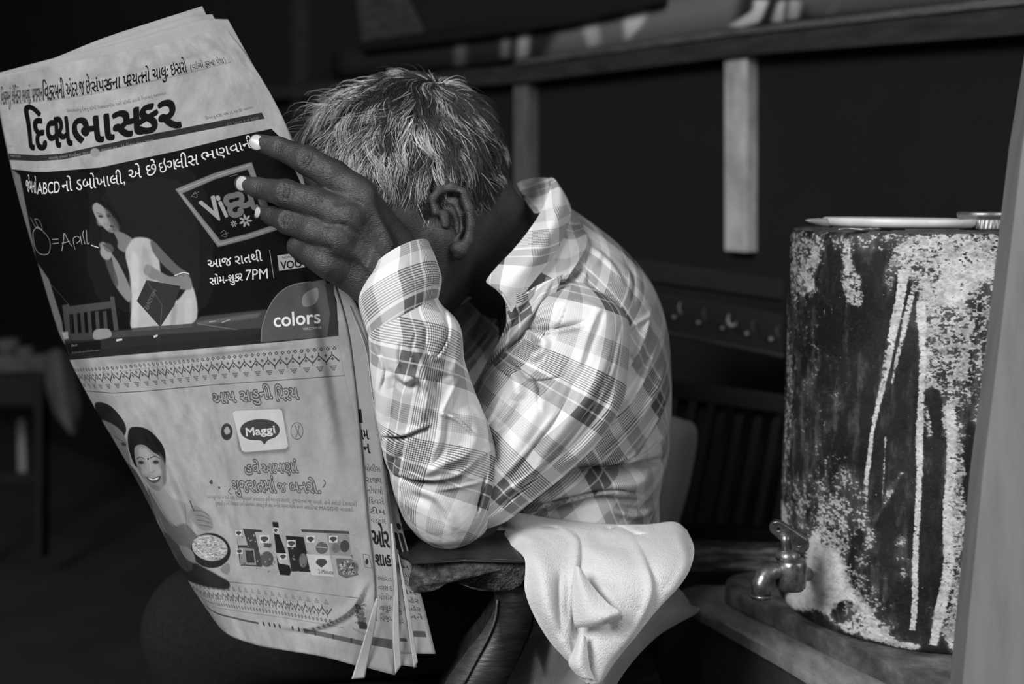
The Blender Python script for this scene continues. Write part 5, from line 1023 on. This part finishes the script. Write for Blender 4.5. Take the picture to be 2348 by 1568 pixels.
TFo = [([(1500, 720), (1440, 760), (1400, 800)], 8, .004, 's'), ([(1515, 1000), (1470, 1040), (1400, 1060)], 8, .005, 'w'), ([(1400, 1160), (1460, 1175), (1505, 1150)], 10, .006, 'w'), ([(1350, 560), (1400, 600), (1440, 660)], 8, .003, 'w'),([(1425, 800), (1470, 850), (1500, 760), (1490, 690)], 12, -.006), ([(1430, 1075), (1330, 1083), (1230, 1120), (1140, 1190)], 13, -.020), ([(1520, 1052), (1470, 1068), (1410, 1076)], 9, -.012), ([(1470, 1150), (1380, 1140), (1300, 1160), (1200, 1180)], 8, -.012), ([(1530, 1050), (1450, 1072), (1380, 1078)], 8, -.012), ([(1480, 1140), (1400, 1125), (1290, 1150), (1180, 1175)], 9, -.010, 's'), ([(1500, 1090), (1440, 1110), (1340, 1112)], 14, .006),
       ([(1520, 760), (1480, 860), (1440, 930), (1400, 980)], 12, .009, 's'), ([(1530, 830), (1490, 920), (1440, 990), (1370, 1060)], 12, .010, 's'), ([(1532, 900), (1500, 970), (1450, 1040), (1390, 1075)], 11, .009, 's'), ([(1530, 970), (1500, 1030), (1450, 1062)], 9, .008, 's'), ([(1500, 700), (1470, 790), (1430, 870)], 12, .008, 's'),
       ([(1300, 600), (1330, 610), (1365, 600), (1380, 560)], 10, .003), ([(1340, 585), (1350, 640), (1345, 670)], 5, -.003), ([(1430, 590), (1455, 640), (1450, 700)], 5, -.004), ([(1260, 640), (1290, 626), (1300, 660)], 6, -.005), ([(1300, 560), (1250, 620), (1200, 690)], 9, -.006), ([(1240, 610), (1300, 640), (1360, 610)], 12, .003, 'w')]
A = loft(TO, 260, 300, [(f_[0], f_[1], f_[2] * 1.4) + tuple(f_[3:]) for f_ in TFo], uvrot=-.55, cap=(False, False), wob=.0016, wf=26, seed=3)
cloth_obj('shirt_body', A)
AR = [(1245, 640, 1392, 650, 1.130, .040, 0), (1214, 690, 1436, 725, 1.112, .062, 0), (1192, 762, 1440, 830, 1.105, .066, 0), (1152, 812, 1425, 925, 1.095, .070, 0), (1110, 862, 1372, 1010, 1.085, .068, 0), (1082, 925, 1295, 1085, 1.075, .062, 0), (1046, 1010, 1215, 1150, 1.066, .056, 0), (1000, 1110, 1150, 1200, 1.06, .050, 0), (965, 1180, 1085, 1238, 1.055, .045, 0)]
AF = [([(1300, 690), (1280, 740), (1240, 780)], 7, .003, 's'), ([(1380, 700), (1350, 780), (1330, 850)], 10, .003, 'w'), ([(1180, 850), (1230, 870), (1290, 860)], 8, -.004, 's'), ([(1160, 900), (1130, 960), (1090, 1000)], 8, .005, 's'), ([(1290, 930), (1220, 1020), (1150, 1100)], 8, .004, 's'),([(1100, 960), (1130, 1010), (1140, 1070)], 8, -.005),([(1350, 740), (1290, 752), (1240, 760), (1190, 752)], 10, -.009, 's'), ([(1215, 755), (1250, 785), (1235, 810), (1215, 830)], 11, .010), ([(1205, 775), (1235, 800), (1240, 790)], 7, -.010), ([(1165, 820), (1200, 850), (1235, 880), (1240, 940)], 9, -.009, 's'), ([(1120, 870), (1170, 850), (1190, 890), (1180, 920)], 14, .008),
      ([(1425, 750), (1390, 870), (1320, 990), (1200, 1120), (1130, 1180)], 10, -.007, 's'), ([(1405, 790), (1350, 900), (1280, 1000), (1170, 1130)], 14, .006), ([(1340, 850), (1290, 950), (1220, 1040), (1150, 1120)], 12, -.005, 'w'), ([(1300, 780), (1270, 870), (1220, 960), (1160, 1060)], 18, .004), ([(1190, 920), (1170, 960), (1130, 1000)], 10, -.006), ([(1250, 700), (1330, 690), (1410, 730)], 8, .003), ([(1420, 880), (1360, 990), (1270, 1080)], 10, .007), ([(1240, 1040), (1200, 1080), (1150, 1130)], 10, -.005, 'w')]
A = loft(AR, 240, 220, [(f_[0], f_[1], f_[2] * 1.4) + tuple(f_[3:]) for f_ in AF], uvrot=.10, uvoff=(.012, .0), cap=(True, True), wob=.0016, wf=26, seed=5)
cloth_obj('upper_sleeve', A)
FR = [(848, 744, 996, 668, .989, .037, -.006), (848, 776, 1008, 694, .990, .041, -.004), (850, 812, 1046, 735, .992, .047, 0), (856, 880, 1064, 830, 1.0, .052, 0), (866, 955, 1090, 905, 1.01, .054, 0), (880, 1030, 1124, 985, 1.02, .055, 0), (897, 1095, 1142, 1070, 1.03, .055, 0), (914, 1155, 1138, 1145, 1.038, .054, 0), (942, 1205, 1122, 1198, 1.045, .050, 0), (975, 1235, 1098, 1228, 1.05, .040, 0), (1010, 1250, 1066, 1244, 1.053, .022, 0), (1030, 1252, 1048, 1250, 1.054, .006, 0)]
FF = [([(860, 790), (880, 840), (870, 900)], 7, .003, 's'), ([(950, 760), (940, 800), (955, 850)], 5, .003, 's'), ([(980, 740), (975, 790), (985, 830)], 5, -.003), ([(920, 780), (915, 820), (925, 860)], 5, -.0025), ([(1000, 940), (1050, 960), (1090, 1000)], 8, .004, 's'), ([(1000, 1120), (1060, 1110), (1110, 1100)], 8, .004, 's'), ([(930, 1040), (900, 1060), (890, 1100)], 8, -.004),([(940, 770), (965, 830), (980, 900), (960, 990)], 10, .006), ([(900, 850), (930, 880), (960, 870), (985, 920)], 10, -.005, 'w'), ([(870, 1000), (920, 1000), (960, 985), (985, 975)], 9, -.008, 's'), ([(900, 1085), (960, 1100), (1040, 1095), (1100, 1050), (1135, 1030)], 11, -.009, 's'), ([(960, 1095), (1020, 1060), (1080, 1040)], 12, .006), ([(1118, 1080), (1108, 1130), (1095, 1180)], 8, -.008, 's'), ([(1058, 860), (1020, 940), (1010, 1010), (985, 1080)], 12, .005, 's'), ([(1010, 660), (1030, 760), (1000, 820), (980, 800)], 8, -.005, 's'), ([(1040, 720), (1050, 800), (1030, 870)], 8, .004), ([(930, 1120), (1000, 1150), (1040, 1220)], 14, -.003, 'w'), ([(890, 860), (900, 930), (885, 1000)], 14, -.005), ([(1090, 920), (1115, 980), (1120, 1040)], 9, .005, 'w'), ([(1060, 930), (1090, 990), (1060, 1060)], 16, .005), ([(985, 905), (1000, 870), (1040, 860)], 8, -.005)]
A = loft(FR, 260, 230, [(f_[0], f_[1], f_[2] * 1.4) + tuple(f_[3:]) for f_ in FF], uvrot=.42, uvoff=(.02, .03), cap=(False, False), wob=.0014, wf=28, seed=7)
cloth_obj('forearm_sleeve', A)
CU = [(852, 630, 981, 556, .992, .036, -.006), (826, 692, 1000, 600, .990, .040, -.006), (831, 722, 1010, 634, .989, .042, -.006), (844, 762, 1006, 665, .989, .042, -.006), (852, 792, 998, 702, .989, .040, -.007)]
A = loft(CU, 90, 200, [([(930, 600), (945, 640), (960, 690)], 14, .001, 'w'), ([(850, 783), (930, 762), (995, 715)], 3, -.001)], uvrot=0, uvoff=(.033, .078), vstart=0, wob=.0006, seed=8)
cloth_obj('cuff', A, .0018)
# collar and front
def sp_(name, rows, folds=(), rot=0, off=(0, 0), nu=60, nv=90, th_=.0018): return patch_obj(name, rows, M['plaid'], pr, folds, nu, nv, th_, uvrot=rot, uvoff=off, wob=.0006, wf=30)
sp_('collar', [[(1262, 408, 1.155), (1270, 410, 1.150), (1277, 418, 1.155)], [(1262, 432, 1.14), (1284, 440, 1.13), (1302, 462, 1.14)], [(1243, 482, 1.12), (1276, 490, 1.105), (1308, 492, 1.13)], [(1214, 528, 1.10), (1254, 540, 1.085), (1290, 545, 1.11)], [(1176, 575, 1.085), (1220, 590, 1.070), (1258, 600, 1.09)], [(1140, 612, 1.075), (1180, 635, 1.062), (1215, 655, 1.075)], [(1116, 644, 1.068), (1150, 668, 1.055), (1182, 700, 1.064)], [(1128, 648, 1.068), (1150, 672, 1.052), (1172, 716, 1.058)]], (), .5, (.01, .02))
sp_('collar_stand', [[(1184, 422, 1.21), (1200, 414, 1.215), (1235, 408, 1.205), (1270, 410, 1.158)], [(1192, 440, 1.20), (1212, 440, 1.205), (1240, 435, 1.19), (1266, 435, 1.145)], [(1205, 462, 1.18), (1225, 465, 1.18), (1242, 465, 1.165), (1256, 462, 1.135)], [(1225, 488, 1.15), (1238, 488, 1.145), (1244, 486, 1.135), (1248, 480, 1.125)]], (), .2, (.05, .01))
sp_('collar_stand', [[(1300, 470, 1.14), (1318, 492, 1.16), (1330, 508, 1.18)], [(1280, 540, 1.115), (1310, 560, 1.12), (1345, 560, 1.14)], [(1230, 620, 1.09), (1270, 640, 1.095), (1300, 640, 1.10)]], (), .5)
sp_('shirt_front', [[(1158, 676, 1.068), (1205, 672, 1.062), (1240, 650, 1.075), (1290, 630, 1.085)], [(1160, 745, 1.072), (1195, 735, 1.066), (1230, 712, 1.073), (1262, 700, 1.082)], [(1128, 812, 1.09), (1158, 800, 1.08), (1190, 785, 1.084), (1225, 775, 1.09)], [(1095, 870, 1.105), (1115, 862, 1.10), (1140, 850, 1.10), (1160, 842, 1.105)], [(1062, 930, 1.12), (1080, 925, 1.12), (1100, 912, 1.12), (1120, 905, 1.12)]],
    [([(1270, 640), (1220, 720), (1160, 790), (1110, 850)], 8, .006, 's'), ([(1240, 640), (1190, 720), (1140, 800)], 7, -.006)], .35, (.03, .01))
sp_('shirt_front_far', [[(1035, 715, 1.235), (1090, 672, 1.235), (1150, 632, 1.23), (1200, 600, 1.22)], [(1030, 790, 1.215), (1090, 760, 1.21), (1150, 730, 1.20), (1210, 690, 1.19)], [(1030, 860, 1.20), (1085, 840, 1.195), (1130, 810, 1.185), (1190, 770, 1.17)], [(1025, 960, 1.19), (1070, 930, 1.185), (1110, 900, 1.17), (1160, 850, 1.16)]],
    [([(1150, 720), (1100, 800), (1060, 850)], 9, .010), ([(1110, 700), (1080, 770), (1050, 800)], 8, -.010), ([(1180, 700), (1150, 780), (1110, 850)], 8, -.008)], .6, (.01, .05))
sp_('front_edge', [[(1046, 705, 1.20), (1052, 700, 1.198), (1060, 697, 1.20)], [(1085, 672, 1.185), (1092, 668, 1.182), (1100, 668, 1.185)], [(1125, 640, 1.165), (1132, 638, 1.162), (1140, 640, 1.165)]], (), .6, nu=12, nv=30)
# far sleeve (holds the far edge of the paper)
A = loft([(1230, 700, 1400, 760, 1.36, .06, 0), (1000, 1000, 1120, 1200, 1.38, .06, 0), (900, 1060, 960, 1200, 1.38, .055, 0), (740, 930, 760, 1060, 1.34, .045, 0), (600, 850, 610, 960, 1.30, .038, 0)], 60, 60, (), .3, wob=.002)
cloth_obj('far_sleeve', A)
# trousers: thighs to knees, shins down
TR_ = []
for D in (1.22, 1.40):
    TR_.append(lambda p, D=D: smin(sd_cap(p, P(1330, 1330, D), P(480, 1440, D + .02), .085, .066), sd_cap(p, P(480, 1440, D + .02), P(470, 1440, D + .02) + np.array([.05, 0, -.42]), .062, .045), .03))
tf = lambda p: smin(smin(TR_[0](p), TR_[1](p), .02), sd_ell(p, P(1340, 1310, 1.31), np.array([RT, UP, FWD]), (.11, .09, .16)), .04)
V, Fc = nets(tf, (-.5, 1.05, .08), (.32, 1.6, .80), .008); mesh_obj('trousers', V, Fc, M['trousers'], pr)

# ---- hair: strands combed away from the whorl
def hairline(x): return np.interp(x, [600, 700, 820, 850, 900, 950, 985, 998, 1010, 1040, 1085, 1100, 1125, 1160, 1190, 1240], [380, 400, 440, 470, 530, 585, 560, 480, 432, 425, 428, 470, 500, 505, 490, 470])
R = np.random.default_rng(2); NS = 24000
z = R.normal(size=(NS * 3, 3)); z /= np.linalg.norm(z, axis=1)[:, None]
rad = np.array([.1005, .0915, .0775]); AX = np.array([hf, hu, hs]); loc = z * rad; root = SK + loc @ AX; nn = (z / rad) @ AX; nn /= np.linalg.norm(nn, axis=1)[:, None]
px, py, D = Q(root); zm = loc.copy(); ok = (py < hairline(px) - 4 + R.normal(size=len(px)) * 5) & (loc[:, 0] < .094)
root, nn, loc, px, py = root[ok][:NS], nn[ok][:NS], loc[ok][:NS], px[ok][:NS], py[ok][:NS]; NS = len(root)
wh = P(990, 205, HD - .03); wh = SK + (wh - SK) / np.linalg.norm(((wh - SK) @ AX.T) / rad)
cl = SK + (lambda q: (q / np.linalg.norm(q, axis=1)[:, None] * rad) @ AX)(R.normal(size=(520, 3))); ci = np.concatenate([((root[i:i+2000, None] - cl[None])**2).sum(-1).argmin(1) for i in range(0, NS, 2000)]); coff = R.normal(size=(520, 3)) * .55
t = root - wh; t /= np.linalg.norm(t, axis=1)[:, None] + 1e-6; sw = np.cross(nn, t); t = t + .35 * sw + coff[ci] * .55 + R.normal(size=(NS, 3)) * .08
grav = np.array([0, 0, -.35]); t = t + grav + hf[None] * np.clip(loc[:, :1] * 8, -.1, .8) * .5
t -= nn * (t * nn).sum(1)[:, None]; t /= np.linalg.norm(t, axis=1)[:, None]
front_ = np.clip((loc[:, 0] + .01) / .09, 0, 1); Ln = (.026 + .012 * R.random(NS) + .034 * front_) * (.55 + .45*np.clip(1.3 - np.abs((py - hairline(px)) < 60) * .7, 0, 1)); Ln *= np.where(px > 1090, .6, 1); fly = np.where(R.random(NS) < .035, 2.6, 1.0); lift = fly * (.14 + .22*R.random(NS) + .50 * front_) * .9 + .10 * np.abs(coff[ci][:, 0])
seg = 7; side = np.cross(t, nn); curl = R.normal(size=NS) * .12 + coff[ci][:, 1] * .5
Vh_ = []; S_ = np.linspace(0, 1, seg); wd = .00022 + .00014 * R.random(NS); clump = cl[ci]
cdir = (SK + ((cl - SK) * 1.0))[ci] + t * Ln[:, None] * 1.0
for k, s in enumerate(S_):
    p = root + t * (Ln * s)[:, None] + nn * (Ln * lift * (s - .55*s*s) * 1.2 + .0006)[:, None] + side * (Ln * (curl * s * s + .11 * (np.sin(s * 5.0 + coff[ci][:, 0] * 7) - np.sin(coff[ci][:, 0] * 7)) * (.4 + front_)))[:, None] - nn * ((Ln * s)**2 / .19)[:, None] * .9
    p = p + (cdir - p) * (.42 * s * s)[..., None] * 1.0 * np.clip(1 - 0*s, 0, 1) if False else p + ((clump - root) - nn * ((clump - root) * nn).sum(1)[:, None]) * ((.55 + .25*front_)[:, None] * s)
    w_ = (wd * (1 - .75 * s))[:, None]
    for a_ in (0, 2.094, 4.189): Vh_.append(p + w_ * (side * math.cos(a_) + nn * math.sin(a_)))
Vh_ = np.stack(Vh_, 1).reshape(-1, 3)
base = np.arange(NS)[:, None] * (seg * 3); fl = []
for k in range(seg - 1):
    for a_ in range(3): b2 = (a_ + 1) % 3; fl.append(np.stack([base[:, 0] + k*3 + a_, base[:, 0] + k*3 + b2, base[:, 0] + (k+1)*3 + b2, base[:, 0] + (k+1)*3 + a_], 1))
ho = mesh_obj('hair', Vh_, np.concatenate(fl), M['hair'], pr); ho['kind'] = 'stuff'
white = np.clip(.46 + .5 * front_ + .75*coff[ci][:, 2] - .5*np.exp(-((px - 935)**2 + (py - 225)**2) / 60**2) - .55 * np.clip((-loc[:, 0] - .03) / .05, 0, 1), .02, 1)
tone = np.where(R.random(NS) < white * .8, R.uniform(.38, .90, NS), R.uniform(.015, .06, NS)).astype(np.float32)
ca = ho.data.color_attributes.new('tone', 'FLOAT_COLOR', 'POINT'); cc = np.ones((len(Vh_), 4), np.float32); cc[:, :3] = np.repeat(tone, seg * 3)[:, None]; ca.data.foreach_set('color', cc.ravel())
